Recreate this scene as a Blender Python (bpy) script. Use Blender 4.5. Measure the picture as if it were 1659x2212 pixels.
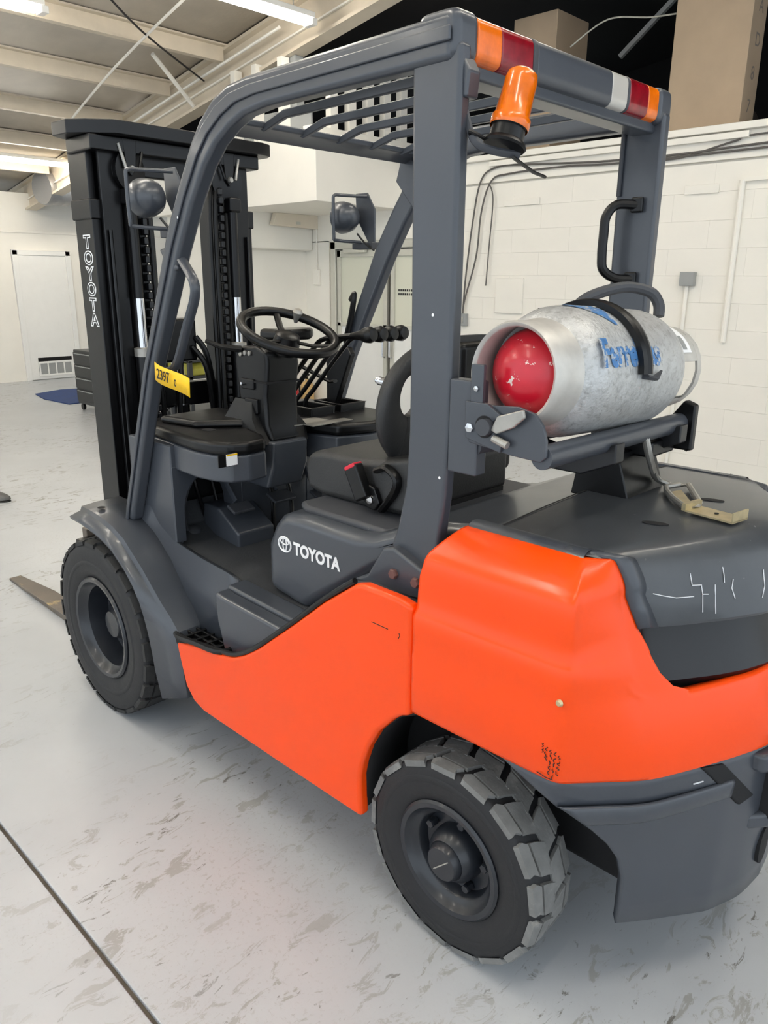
import bpy, bmesh, math, random
from mathutils import Vector, Matrix
random.seed(7)
for o in list(bpy.data.objects): bpy.data.objects.remove(o)
scene = bpy.context.scene
COL = scene.collection

# ------------------------------------------------------------------ camera
R_, U_, F_ = Vector((-0.7167, -0.69734, 0.00756)), Vector((0.20833, -0.20375, 0.9566)), Vector((0.66553, -0.68717, -0.2913))
cd = bpy.data.cameras.new('camera'); cam = bpy.data.objects.new('camera', cd); COL.objects.link(cam)
m = Matrix((R_, U_, -F_)).transposed().to_4x4(); m.translation = Vector((-2.5364, 1.7153, 1.5724))
cam.matrix_world = m
cd.sensor_fit = 'VERTICAL'; cd.sensor_height = 36.0; cd.lens = 1643.8 / 2212 * 36.0
cd.clip_start = 0.05; cd.clip_end = 100
scene.camera = cam

# ------------------------------------------------------------------ world, exposure
w = bpy.data.worlds.new('world'); scene.world = w; w.use_nodes = True
bg = w.node_tree.nodes['Background']; bg.inputs[0].default_value = (0.82, 0.91, 1.0, 1); bg.inputs[1].default_value = 1.0
vs = scene.view_settings
vs.view_transform = 'Standard'; vs.look = 'None'; vs.gamma = 1.0; vs.use_curve_mapping = False; vs.exposure = 0.72
TUBE_STRENGTH = 26.0

# ------------------------------------------------------------------ materials
def lin(c): return tuple((x / 12.92 if x <= .04045 else ((x + .055) / 1.055) ** 2.4) for x in (v / 255 for v in c))
def mat(name, rgb, rough=.5, metal=0.0, var=0.0, vscale=8.0, bump=0.0, bscale=60.0, wear=None, wlo=.6, whi=.66, wscale=20.0,
        emit=0.0, coat=0.0, trans=0.0, spec=None, alpha=1.0):
    M = bpy.data.materials.new(name); M.use_nodes = True
    nt = M.node_tree; N = nt.nodes; L = nt.links; b = N['Principled BSDF']
    c = lin(rgb) + (1,)
    b.inputs['Base Color'].default_value = c; b.inputs['Roughness'].default_value = rough; b.inputs['Metallic'].default_value = metal
    if coat: b.inputs['Coat Weight'].default_value = coat; b.inputs['Coat Roughness'].default_value = .12
    if trans: b.inputs['Transmission Weight'].default_value = trans
    if spec is not None: b.inputs['Specular IOR Level'].default_value = spec
    if emit:
        b.inputs['Emission Color'].default_value = c; b.inputs['Emission Strength'].default_value = emit
    out = None
    tc = None
    def coord():
        nonlocal tc
        if tc is None: tc = N.new('ShaderNodeTexCoord')
        return tc.outputs['Object']
    def noise(sc, det=4, rg=.6):
        n = N.new('ShaderNodeTexNoise'); n.inputs['Scale'].default_value = sc; n.inputs['Detail'].default_value = det
        n.inputs['Roughness'].default_value = rg; L.new(coord(), n.inputs['Vector']); return n
    if var:
        n = noise(vscale); r = N.new('ShaderNodeMapRange'); r.inputs[1].default_value = .3; r.inputs[2].default_value = .7
        r.inputs[3].default_value = 1 - var; r.inputs[4].default_value = 1 + var * .6
        L.new(n.outputs['Fac'], r.inputs[0])
        h = N.new('ShaderNodeMix'); h.data_type = 'RGBA'; h.blend_type = 'MULTIPLY'; h.inputs[0].default_value = 1
        h.inputs[6].default_value = c; L.new(r.outputs[0], h.inputs[7]); out = h.outputs[2]
        r2 = N.new('ShaderNodeMapRange'); r2.inputs[3].default_value = rough * .85; r2.inputs[4].default_value = min(1, rough * 1.2)
        L.new(n.outputs['Fac'], r2.inputs[0]); L.new(r2.outputs[0], b.inputs['Roughness'])
    if wear:
        n = noise(wscale, 6, .7); r = N.new('ShaderNodeMapRange'); r.inputs[1].default_value = wlo; r.inputs[2].default_value = whi
        L.new(n.outputs['Fac'], r.inputs[0])
        x = N.new('ShaderNodeMix'); x.data_type = 'RGBA'; L.new(r.outputs[0], x.inputs[0])
        if out: L.new(out, x.inputs[6])
        else: x.inputs[6].default_value = c
        x.inputs[7].default_value = lin(wear) + (1,); out = x.outputs[2]
    if out: L.new(out, b.inputs['Base Color'])
    if bump:
        n = noise(bscale, 3); bp = N.new('ShaderNodeBump'); bp.inputs['Strength'].default_value = bump; bp.inputs['Distance'].default_value = .004
        L.new(n.outputs['Fac'], bp.inputs['Height']); L.new(bp.outputs[0], b.inputs['Normal'])
    return M

GRAY = mat('gray_paint', (67, 71, 78), .34, var=.06, vscale=5, coat=.25, wear=(150, 155, 160), wlo=.74, whi=.76, wscale=55)
GRAYD = mat('gray_plastic', (64, 66, 71), .5, var=.08, vscale=6, wear=(130, 132, 134), wlo=.68, whi=.74, wscale=40)
HOODM = mat('hood_top_paint', (70, 73, 77), .32, var=.16, vscale=7, coat=.2, wear=(128, 130, 130), wlo=.66, whi=.72, wscale=60)
ORANGE = mat('orange_paint', (255, 77, 3), .30, var=.02, vscale=3, coat=.15, spec=.35)
BLACK = mat('black_paint', (11, 11, 13), .3, var=.15, vscale=9, spec=.4)
BLACKP = mat('black_plastic', (12, 12, 13), .34, var=.1, vscale=12, spec=.4)
DARK = mat('dark_underbody', (22, 22, 24), .75, var=.2)
DARKIN = mat('dark_grille', (24, 25, 28), .32, var=.2, vscale=20, wear=(90, 90, 92), wlo=.7, whi=.73, wscale=70)
RUBBER = mat('tyre_rubber', (34, 34, 36), .6, var=.15, vscale=14, bump=.15, bscale=90)
TREADM = mat('tread_rubber', (122, 122, 120), .78, var=.2, vscale=22, bump=.3, bscale=80, wear=(150, 149, 144), wlo=.56, whi=.7, wscale=14)
TREADF = mat('front_tread_rubber', (46, 46, 46), .7, var=.25, vscale=18, bump=.3, bscale=80)
RIM = mat('rim_paint', (36, 39, 45), .34, var=.12, vscale=14, coat=.2)
VINYL = mat('seat_vinyl', (50, 50, 50), .48, var=.06, bump=.2, bscale=220)
MATF = mat('floor_mat_rubber', (58, 60, 63), .6, var=.15, vscale=14, bump=.2, bscale=150)
STEEL = mat('worn_steel', (178, 175, 168), .42, .6, var=.25, vscale=10)
FORKM = mat('fork_steel', (116, 107, 98), .55, .3, var=.2, vscale=8, wear=(170, 150, 112), wlo=.60, whi=.66, wscale=9)
CHROME = mat('chrome', (210, 210, 212), .12, 1.0)
BRASS = mat('zinc_plate', (206, 190, 150), .35, .75, var=.2, vscale=25)
AMBER = mat('amber_lens', (236, 112, 4), .2, coat=.4, var=.25, vscale=18)
REDL = mat('red_lens', (140, 8, 26), .2, coat=.4, var=.3, vscale=25)
CLEARL = mat('clear_lens', (196, 192, 184), .2, coat=.5)
ALU = mat('tank_aluminium', (200, 201, 200), .45, .5, var=.14, vscale=26, bump=.5, bscale=120, wear=(158, 158, 156), wlo=.50, whi=.70, wscale=70)
ALUL = mat('tank_collar_aluminium', (206, 203, 196), .42, .35, var=.12, vscale=20)
REDT = mat('tank_red_paint', (206, 22, 44), .3, var=.12, vscale=6, wear=(235, 215, 205), wlo=.61, whi=.62, wscale=20, coat=.3)
BLUEP = mat('tank_blue_print', (74, 128, 186), .5, .1, var=.2, vscale=30, wear=(186, 188, 188), wlo=.50, whi=.56, wscale=48)
WHITE = mat('white_print', (250, 250, 250), .45)
INK = mat('black_ink', (26, 22, 22), .6)
YELLOW = mat('yellow_tag', (252, 200, 8), .5, var=.04)
REDB = mat('red_button', (220, 40, 62), .35)
WALLM = mat('white_wall_paint', (240, 236, 226), .6, var=.03, vscale=2.0, bump=.1, bscale=30)
CREAM = mat('cream_paint', (226, 215, 196), .6, var=.03)
DOORM = mat('white_door_paint', (238, 237, 232), .45, var=.02)
ALUF = mat('door_aluminium', (206, 204, 192), .4, .3, var=.05)
ROOFM = mat('roof_insulation', (206, 199, 188), .5, .1, var=.1, vscale=4, bump=.4, bscale=18)
BEAMM = mat('cream_steel_beam', (212, 200, 180), .5, var=.05)
UNLITM = mat('unlit_dark', (20, 18, 18), .95)  # near-black colour stands for the darkness of unlit spaces
CARD = mat('cardboard', (172, 152, 128), .8, var=.08, vscale=3)
TUBEM = mat('fluorescent_tube', (255, 249, 238), .4, emit=TUBE_STRENGTH)
BLUEM = mat('blue_mat', (44, 66, 118), .9, var=.15, vscale=10, bump=.5, bscale=60)
TOOLM = mat('black_tool_chest', (34, 36, 38), .4)
OLIVE = mat('olive_plastic', (150, 146, 52), .5, var=.2)
REDEX = mat('red_extinguisher', (190, 30, 36), .35, var=.1)
TANEX = mat('tan_paper_cover', (214, 178, 120), .6, var=.1)
GLASSM = mat('door_glass', (214, 214, 196), .12, coat=.4)
SILVER = mat('silver_duct', (160, 160, 160), .35, .7, bump=1.0, bscale=25)
GREYBOX = mat('grey_box', (150, 152, 150), .45)
SCRATCH = mat('scratch_white', (224, 226, 230), .5)

# concrete floor: painted, chipped, stained
FLOORM = bpy.data.materials.new('painted_concrete'); FLOORM.use_nodes = True
def _floor():
    nt = FLOORM.node_tree; N = nt.nodes; L = nt.links; b = N['Principled BSDF']
    tc = N.new('ShaderNodeTexCoord')
    def noise(sc, det, rg, dist=0.0, st=(1, 1, 1)):
        mp = N.new('ShaderNodeMapping'); mp.inputs['Scale'].default_value = st; L.new(tc.outputs['Object'], mp.inputs[0])
        n = N.new('ShaderNodeTexNoise'); n.inputs['Scale'].default_value = sc; n.inputs['Detail'].default_value = det
        n.inputs['Roughness'].default_value = rg; n.inputs['Distortion'].default_value = dist; L.new(mp.outputs[0], n.inputs['Vector']); return n.outputs['Fac']
    def rng(s, a, bb, c=0, d=1):
        r = N.new('ShaderNodeMapRange'); r.inputs[1].default_value = a; r.inputs[2].default_value = bb
        r.inputs[3].default_value = c; r.inputs[4].default_value = d; L.new(s, r.inputs[0]); return r.outputs[0]
    def mix(f, A, B):
        x = N.new('ShaderNodeMix'); x.data_type = 'RGBA'; L.new(f, x.inputs[0])
        if isinstance(A, tuple): x.inputs[6].default_value = lin(A) + (1,)
        else: L.new(A, x.inputs[6])
        x.inputs[7].default_value = lin(B) + (1,); return x.outputs[2]
    def mul(a, bb):
        x = N.new('ShaderNodeMath'); x.operation = 'MULTIPLY'; L.new(a, x.inputs[0]); L.new(bb, x.inputs[1]); return x.outputs[0]
    base = mix(rng(noise(1.3, 5, .6), .35, .65), (192, 195, 198), (183, 186, 189))
    zone = rng(noise(1.1, 3, .5, 0, (1, .7, 1)), .44, .64)
    chips = mul(rng(noise(19, 8, .7, .9, (1, .45, 1)), .56, .60), zone)
    c1 = mix(chips, base, (160, 159, 155))
    dk = mul(rng(noise(23, 7, .72, 1.2, (1, .4, 1)), .62, .66), zone)
    c2 = mix(dk, c1, (116, 113, 108))
    sp = rng(noise(42, 3, .6), .74, .78)
    c3 = mix(sp, c2, (150, 146, 138))
    fine = mul(rng(noise(70, 5, .75), .56, .62, 0, .5), rng(noise(.8, 2, .5), .5, .68))
    c4 = mix(fine, c3, (150, 147, 142))
    L.new(c4, b.inputs['Base Color'])
    L.new(rng(chips, 0, 1, .34, .7), b.inputs['Roughness'])
    bp = N.new('ShaderNodeBump'); bp.inputs['Strength'].default_value = .25; bp.inputs['Distance'].default_value = .004; bp.invert = True
    L.new(chips, bp.inputs['Height']); L.new(bp.outputs[0], b.inputs['Normal'])
_floor()

# ------------------------------------------------------------------ mesh helpers
class B:
    def __init__(s): s.v = []; s.f = []
    def add(s, vs, fs):
        n = len(s.v); s.v += [tuple(p) for p in vs]; s.f += [tuple(i + n for i in f) for f in fs]; return s
    def box(s, x0, x1, y0, y1, z0, z1, M=None):
        vs = [Vector((x, y, z)) for x in (x0, x1) for y in (y0, y1) for z in (z0, z1)]
        if M: vs = [M @ p for p in vs]
        return s.add(vs, [(0, 1, 3, 2), (4, 6, 7, 5), (0, 4, 5, 1), (2, 3, 7, 6), (0, 2, 6, 4), (1, 5, 7, 3)])
    def prism(s, poly, ax, a, b):
        mk = {'y': lambda p, t: (p[0], t, p[1]), 'x': lambda p, t: (t, p[0], p[1]), 'z': lambda p, t: (p[0], p[1], t)}[ax]
        n = len(poly); vs = [mk(p, a) for p in poly] + [mk(p, b) for p in poly]
        return s.add(vs, [tuple(range(n)), tuple(range(2 * n - 1, n - 1, -1))] + [(i, (i + 1) % n, n + (i + 1) % n, n + i) for i in range(n)])
    def loft(s, rows, close=False, cap=False):
        n = len(rows[0]); vs = [p for r in rows for p in r]; fs = []
        for i in range(len(rows) - 1):
            for j in range(n if close else n - 1):
                k = (j + 1) % n; fs.append((i * n + j, i * n + k, (i + 1) * n + k, (i + 1) * n + j))
        if cap: fs += [tuple(range(n)), tuple(range(len(rows) * n - 1, (len(rows) - 1) * n - 1, -1))]
        return s.add(vs, fs)
    def tube(s, path, r, n=10, closed=False, flat=1.0):
        P = [Vector(p) for p in path]; rows = []; prev = None
        for i, p in enumerate(P):
            if closed: t = (P[(i + 1) % len(P)] - P[i - 1]).normalized()
            else: t = (P[min(i + 1, len(P) - 1)] - P[max(i - 1, 0)]).normalized()
            if prev is None:
                a = Vector((0, 0, 1)) if abs(t.z) < .9 else Vector((0, 1, 0))
                prev = a.cross(t).normalized()
            u = (prev - t * prev.dot(t)).normalized(); q = t.cross(u); prev = u
            rr = r[i] if isinstance(r, (list, tuple)) else r
            rows.append([p + (u * math.cos(k * 2 * math.pi / n) + q * math.sin(k * 2 * math.pi / n) * flat) * rr for k in range(n)])
        if closed: rows.append(rows[0])
        return s.loft(rows, True, not closed)
    def lathe(s, prof, o, ax, n=32, closed=False, a0=0, a1=2 * math.pi):
        o = Vector(o); ax = Vector(ax).normalized(); t = Vector((0, 0, 1)) if abs(ax.z) < .9 else Vector((1, 0, 0))
        u = t.cross(ax).normalized(); q = ax.cross(u)
        full = abs(a1 - a0 - 2 * math.pi) < 1e-6
        rows = []
        for r, h in prof:
            rows.append([o + ax * h + (u * math.cos(a0 + (a1 - a0) * k / n) + q * math.sin(a0 + (a1 - a0) * k / n)) * r for k in range(n if full else n + 1)])
        if closed: rows.append(rows[0])
        return s.loft(rows, full, False)
def link(o, parent=None):
    COL.objects.link(o)
    if parent: o.parent = parent
    return o
def build(g, name, material, parent=None, bevel=0, seg=2, smooth=True, ang=35, solid=0, soff=-1, sub=0, weld=True):
    me = bpy.data.meshes.new(name); me.from_pydata(g.v, [], g.f)
    bm = bmesh.new(); bm.from_mesh(me)
    if weld: bmesh.ops.remove_doubles(bm, verts=bm.verts, dist=1e-5)
    bmesh.ops.recalc_face_normals(bm, faces=bm.faces); bm.to_mesh(me); bm.free()
    if smooth:
        me.polygons.foreach_set('use_smooth', [True] * len(me.polygons))
        me.set_sharp_from_angle(angle=math.radians(ang))
    me.materials.append(material)
    o = bpy.data.objects.new(name, me); link(o, parent)
    if solid:
        md = o.modifiers.new('s', 'SOLIDIFY'); md.thickness = solid; md.offset = soff
    if bevel:
        md = o.modifiers.new('b', 'BEVEL'); md.width = bevel; md.segments = seg; md.limit_method = 'ANGLE'; md.angle_limit = math.radians(30); md.harden_normals = True
    if sub:
        md = o.modifiers.new('ss', 'SUBSURF'); md.levels = sub; md.render_levels = sub
    return o
def empty(name, loc=(0, 0, 0), parent=None):
    o = bpy.data.objects.new(name, None); o.location = loc; o.empty_display_size = .1; return link(o, parent)
def tag(o, label, cat, group=None):
    o['label'] = label; o['category'] = cat
    if group: o['group'] = group
    return o
def struct(o): o['kind'] = 'structure'; return o
def lerp(a, b, t): return a + (b - a) * t
def smoothpath(pts, n=6):
    P = [Vector(p) for p in pts]; out = []
    for i in range(len(P) - 1):
        p0 = P[max(i - 1, 0)]; p1 = P[i]; p2 = P[i + 1]; p3 = P[min(i + 2, len(P) - 1)]
        for k in range(n):
            t = k / n
            out.append(.5 * ((2 * p1) + (p2 - p0) * t + (2 * p0 - 5 * p1 + 4 * p2 - p3) * t * t + (3 * p1 - p0 - 3 * p2 + p3) * t ** 3))
    out.append(P[-1]); return out
def text_mesh(s, size, offset=0.0, extrude=.0006, spacing=1.0):
    cu = bpy.data.curves.new('t', 'FONT'); cu.body = s; cu.size = size; cu.offset = offset; cu.extrude = extrude; cu.space_character = spacing
    cu.resolution_u = 6
    ob = bpy.data.objects.new('t', cu); COL.objects.link(ob)
    dg = bpy.context.evaluated_depsgraph_get(); dg.update()
    me = bpy.data.meshes.new_from_object(ob.evaluated_get(dg))
    bpy.data.objects.remove(ob); bpy.data.curves.remove(cu)
    return me
def text(s, name, material, size, mtx, parent=None, offset=0.0, fn=None, spacing=1.0, sx=1.0, sy=1.0, subdiv=0):
    me = text_mesh(s, size, offset, spacing=spacing); me.name = name
    if subdiv:
        bm = bmesh.new(); bm.from_mesh(me)
        bmesh.ops.triangulate(bm, faces=bm.faces)
        for _ in range(subdiv):
            es = [e for e in bm.edges if e.calc_length() > .008]
            bmesh.ops.subdivide_edges(bm, edges=es, cuts=1)
            bmesh.ops.triangulate(bm, faces=bm.faces)
        bm.to_mesh(me); bm.free()
    for v in me.vertices:
        v.co = Vector((v.co.x * sx, v.co.y * sy, v.co.z))
        v.co = fn(v.co) if fn else mtx @ v.co
    me.materials.clear(); me.materials.append(material)
    o = bpy.data.objects.new(name, me); return link(o, parent)
def frame(o, x, y):
    x = Vector(x).normalized(); y = Vector(y).normalized(); z = x.cross(y)
    M = Matrix((x, y, z)).transposed().to_4x4(); M.translation = Vector(o); return M

# ================================================================== ROOM
WR = -4.5; XF = 10.0; XC = 4.82
# floor in two slabs with the joint between them
g = B().box(-8, 12.5, -9, 1.136, -.12, 0); struct(build(g, 'floor', FLOORM, bevel=.004, seg=1))
g = B().box(-8, 12.5, 1.146, 9, -.12, -.0005); struct(build(g, 'floor', FLOORM, bevel=.004, seg=1))
g = B().box(-8, 12.5, 1.130, 1.150, -.13, -.010); struct(build(g, 'trim_1', mat('joint_dirt', (92, 84, 74), .9, var=.3, vscale=20)))

# right wall: backing plus laid blocks
wr = struct(build(B().box(-8, XC + .2, WR - .25, WR - .03, 0, 2.64), 'wall_right', WALLM))
bw, bh = .61, .203
blk = None
cnt = 0
for r in range(12):
    off = 0 if r % 2 == 0 else bw / 2
    for k in range(-3, 10):
        x0 = -.9 + k * bw + off - .6; x1 = x0 + bw
        if x0 < -1.6 or x1 > 3.05: continue
        if blk is None:
            g = B().box(-bw / 2 + .0001, bw / 2 - .0001, -.03, .0, .0003, bh - .0003)
            blk = build(g, 'block', WALLM, wr, bevel=.0010, seg=1); o = blk
        else:
            o = blk.copy(); link(o, wr)
        o.location = ((x0 + x1) / 2, WR, r * bh)
# plain facing where no block shows
struct(build(B().box(3.0, XC, WR - .03, WR - .001, 1.99, 2.45), 'trim_2', WALLM))
struct(build(B().box(4.40, XC, WR - .03, WR - .001, 0, 2.0), 'trim_3', WALLM))
struct(build(B().box(-2.5, 4.7, WR - .03, WR + .012, 2.452, 2.64), 'trim_4', WALLM, bevel=.004))
struct(build(B().box(-2.5, 3.2, WR - .2, WR + .06, 2.64, 2.69), 'trim_5', WALLM, bevel=.006))
struct(build(B().box(-.2, 2.12, WR + .012, WR + .05, 2.585, 2.63), 'trim_6', WALLM, bevel=.004))
# far wall
wf = struct(build(B().box(XF, XF + .2, -12, 9, 0, 2.79), 'wall_far', WALLM))
struct(build(B().box(XF - .015, XF, -12, 9, 2.22, 2.255), 'trim_7', WALLM, bevel=.004))
# office block wall and bulkhead
struct(build(B().box(XC, XC + .2, -9, -3.5, 0, 2.3), 'wall_back', WALLM))
struct(build(B().box(XC - .14, XC, WR, -3.42, 1.90, 2.3), 'trim_8', WALLM, bevel=.02))
struct(build(B().box(5.0, 5.2, -3.42, -3.32, 0, 2.3), 'trim_9', WALLM))
blk2 = B().box(3.25, 6.2, -4.75, -3.32, 2.28, 2.875)
struct(build(blk2, 'wall_bulkhead', WALLM, bevel=.004))
struct(build(B().box(5.0, 6.2, -9, -3.5, 0, 2.29), 'wall_side', WALLM))
# mezzanine floor and attic shell, lack of light painted near-black
struct(build(B().box(-8, 3.25, -9, WR - .2, 2.52, 2.645), 'trim_10', UNLITM))
struct(build(B().box(-8, 9, -8.4, -8.2, 2.6, 6), 'wall_attic', UNLITM))
struct(build(B().box(-3.2, -3.0, -8.4, WR - .05, 2.6, 6), 'wall_attic_light_block', UNLITM))  # unseen end wall, added to keep outside light from the attic
struct(build(B().box(6.2, 6.4, -8.4, -3.6, 2.3, 6), 'wall_attic_back', UNLITM))
# roof: slopes down to the far wall
def zr(x): return 3.78 - .16 * (x - 5)
g = B(); g.loft([[(-8, 7, zr(-4)), (-8, -3.5, zr(-4))], [(-4, 7, zr(-4)), (-4, -3.5, zr(-4))], [(12, 7, zr(12)), (12, -3.5, zr(12))]])
struct(build(g, 'ceiling', ROOFM, solid=.04, soff=0))
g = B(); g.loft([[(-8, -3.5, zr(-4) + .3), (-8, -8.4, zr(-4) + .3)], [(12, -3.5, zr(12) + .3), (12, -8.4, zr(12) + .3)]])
struct(build(g, 'ceiling', UNLITM, solid=.04, soff=0))  # attic roof, its unlit darkness is put into the colour
# purlins (Z shaped)
def purlin(x, y0=-3.36, y1=7):
    z = zr(x)
    poly = [(x - .05, z - .02), (x + .035, z - .02), (x + .035, z - .15), (x + .10, z - .15), (x + .10, z - .165), (x + .02, z - .165), (x + .02, z - .035), (x - .05, z - .035)]
    return struct(build(B().prism(poly, 'y', y0, y1), 'trim_11', BEAMM))
for x in (1.2, 2.4, 3.55, 4.66, 5.7, 6.8, 7.9, 9.0): purlin(x)
# roof deck panel ribs (insulation bands between purlins)
# main rafter along x at the attic edge
def slope_bar(name, x0, x1, y0, y1, dz0, dz1, material):
    g = B(); vs = []
    for x in (x0, x1):
        for y in (y0, y1):
            for d in (dz0, dz1): vs.append((x, y, zr(x) + d))
    g.add(vs, [(0, 1, 3, 2), (4, 6, 7, 5), (0, 4, 5, 1), (2, 3, 7, 6), (0, 2, 6, 4), (1, 5, 7, 3)])
    return struct(build(g, name, material))
slope_bar('trim_12', -4, 12, -3.46, -3.43, -.40, -.02, BEAMM)
slope_bar('trim_13', -4, 12, -3.53, -3.36, -.43, -.40, BEAMM)
slope_bar('trim_14', -4, 12, -3.53, -3.36, -.06, -.03, BEAMM)
slope_bar('trim_15', -4, 12, -3.425, -3.40, -.28, -.265, WALLM)
# post under the rafter on the bulkhead, and the stud row behind
struct(build(B().box(3.63, 3.75, -3.52, -3.42, 2.875, zr(3.7) - .42), 'trim_16', GREYBOX, bevel=.004))
for i, (x, y) in enumerate([(3.32, -3.62), (3.32, -3.86), (3.32, -4.10), (3.32, -4.34), (3.32, -4.58), (3.7, -3.36), (4.1, -3.36), (4.45, -3.36)]):
    struct(build(B().box(x, x + .07, y - .045, y + .045, 2.875, 3.55), 'trim_17', WALLM))
struct(build(B().box(3.40, 4.7, -3.42, -3.40, 2.875, 3.12), 'trim_18', GREYBOX))
struct(build(B().box(3.30, 3.42, -4.75, -3.32, 2.875, 2.93), 'trim_19', WALLM))

# ------------------------------------------------ doors
def far_door():
    d = struct(build(B().box(XF - .035, XF, -3.875, -3.135, .01, 1.90), 'door_1', DOORM, bevel=.004))
    g = B()
    g.box(XF - .05, XF, -3.135, -3.06, 0, 1.97).box(XF - .05, XF, -3.95, -3.875, 0, 1.97).box(XF - .05, XF, -3.95, -3.06, 1.90, 1.97)
    build(g, 'door_frame', DOORM, d, bevel=.004)
    build(B().box(XF - .045, XF - .035, -3.80, -3.26, .07, .35), 'vent_opening', UNLITM, d)
    for k in range(5): build(B().box(XF - .055, XF - .045, -3.80 + k * .13, -3.78 + k * .13, .07, .27), 'vent_bar', DOORM, d)
    for z in (.06, .26): build(B().box(XF - .057, XF - .045, -3.81, -3.25, z, z + .03), 'vent_rail', DOORM, d)
    for k in range(4): build(B().box(XF - .05, XF - .045, -3.78 + k * .13, -3.67 + k * .13, .09, .26), 'vent_panel', GREYBOX, d)
far_door()
def glass_doors():
    y = WR
    d = struct(build(B().box(3.02, 4.34, y - .06, y - .03, .02, 1.90), 'door_2', ALUF))
    g = B(); g.box(4.26, 4.34, y - .03, y + .035, 0, 1.985).box(3.0, 4.34, y - .03, y + .035, 1.905, 1.985)
    build(g, 'door_frame', ALUF, d, bevel=.004)
    for i, (xa, xb) in enumerate(((3.45, 4.25), (2.62, 3.40))):
        g = B(); z0, z1 = .03, 1.89
        g.box(xb - .055, xb, y - .03, y + .015, z0, z1).box(xa, xa + .055, y - .03, y + .015, z0, z1)
        g.box(xa, xb, y - .03, y + .015, z1 - .07, z1).box(xa, xb, y - .03, y + .015, 1.06, 1.10)
        build(g, 'door_stile', ALUF, d, bevel=.003)
        build(B().box(xa + .05, xb - .05, y - .02, y - .008, 1.10, z1 - .07), 'pane', GLASSM, d)
        build(B().box(xa + .05, xb - .05, y - .02, y - .004, .03, 1.06), 'kick_panel', DOORM, d)
        hx = xa + .025 if i == 0 else xb - .03
        build(B().tube([(hx, y + .015, 1.0), (hx, y + .055, .99), (hx, y + .055, .76), (hx, y + .015, .75)], .011, 8), 'pull_handle', CHROME, d)
    build(B().box(3.75, 4.1, y + .02, y + .07, 1.86, 1.91), 'door_closer', ALUF, d, bevel=.01)
    for k, z in ((0, 1.46), (1, 1.42)):
        for q in range(7):
            build(B().box(3.30 - q * .03 - .018, 3.30 - q * .03, y - .008, y - .006, z, z + .022), 'lettering', INK, d)
    g = B().box(2.3, 4.5, y + .01, y + .6, .001, .012)  # flat grey band on the floor
    tag(build(g, 'floor_band', mat('grey_floor_band', (112, 114, 114), .9, var=.1), bevel=.004), 'flat grey band on the floor in front of the glass doors', 'mat')
glass_doors()

# ------------------------------------------------ lamps
def fluorescent(x, y0, y1, z, label, group='fluorescent strip lights under the roof'):
    t = empty('strip_light', (x, (y0 + y1) / 2, z + .09)); h = (y1 - y0) / 2
    build(B().box(-.07, .07, -h, h, -.045, 0), 'housing', DOORM, t, bevel=.008)
    for dx in (-.035, .035):
        build(B().tube([(dx, -h + .05, -.075), (dx, h - .05, -.075)], .017, 12), 'tube_lamp', TUBEM, t)
    for s in (-1, 1):
        build(B().box(-.06, .06, s * h - .03, s * h + .03, -.095, -.04), 'lamp_holder', DOORM, t, bevel=.006)
        build(B().tube([(0, s * h * .7, 0), (0, s * h * .7, zr(x) - z - .09 - .02)], .006, 6), 'hanger', STEEL, t)
    return tag(t, label, 'light', group)
fluorescent(3.14, -3.19, -1.95, 3.66, 'glowing strip light nearest the sloping cream rafter')
fluorescent(4.4, -1.42, -.2, 3.62, 'glowing strip light cut by the top left corner of the picture')
fluorescent(8.5, -4.6, -2.1, 3.02, 'long low strip light in front of the dark gap above the far wall')
for i, (x, y) in enumerate([(-2.6, 1.6), (-.2, 1.6), (2.2, 1.6), (-2.6, -1.9), (-.4, -2.2), (6.2, 1.6), (6.2, 4.2), (-.2, 4.2), (2.6, 4.2), (-3.4, -.2), (.9, .2)]):  # unseen lamps, added to light the room
    fluorescent(x, y - .9, y + .9, zr(max(x, -4)) - .5, 'unseen ceiling strip light, added to light the room', 'unseen strip lights added for light')

# ================================================================== FORKLIFT
FL = tag(empty('forklift'), 'orange and grey counterbalance forklift with gas cylinder, parked on the painted floor', 'forklift')
def part(g, name, material, parent=None, **k): return build(g, name, material, parent or FL, **k)
def mir(poly): return [(x, -y) for x, y in poly]

# ---- chassis
part(B().box(-1.5, .1, -.36, .36, .2, .62).box(-1.95, -1.3, -.30, .30, .24, .6), 'chassis', DARK, bevel=.02)
part(B().box(-1.66, -1.56, -.42, .42, .22, .32), 'steer_axle', DARK, bevel=.02)
part(B().box(-.1, .1, -.42, .42, .25, .41), 'drive_axle', DARK, bevel=.02)

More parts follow.
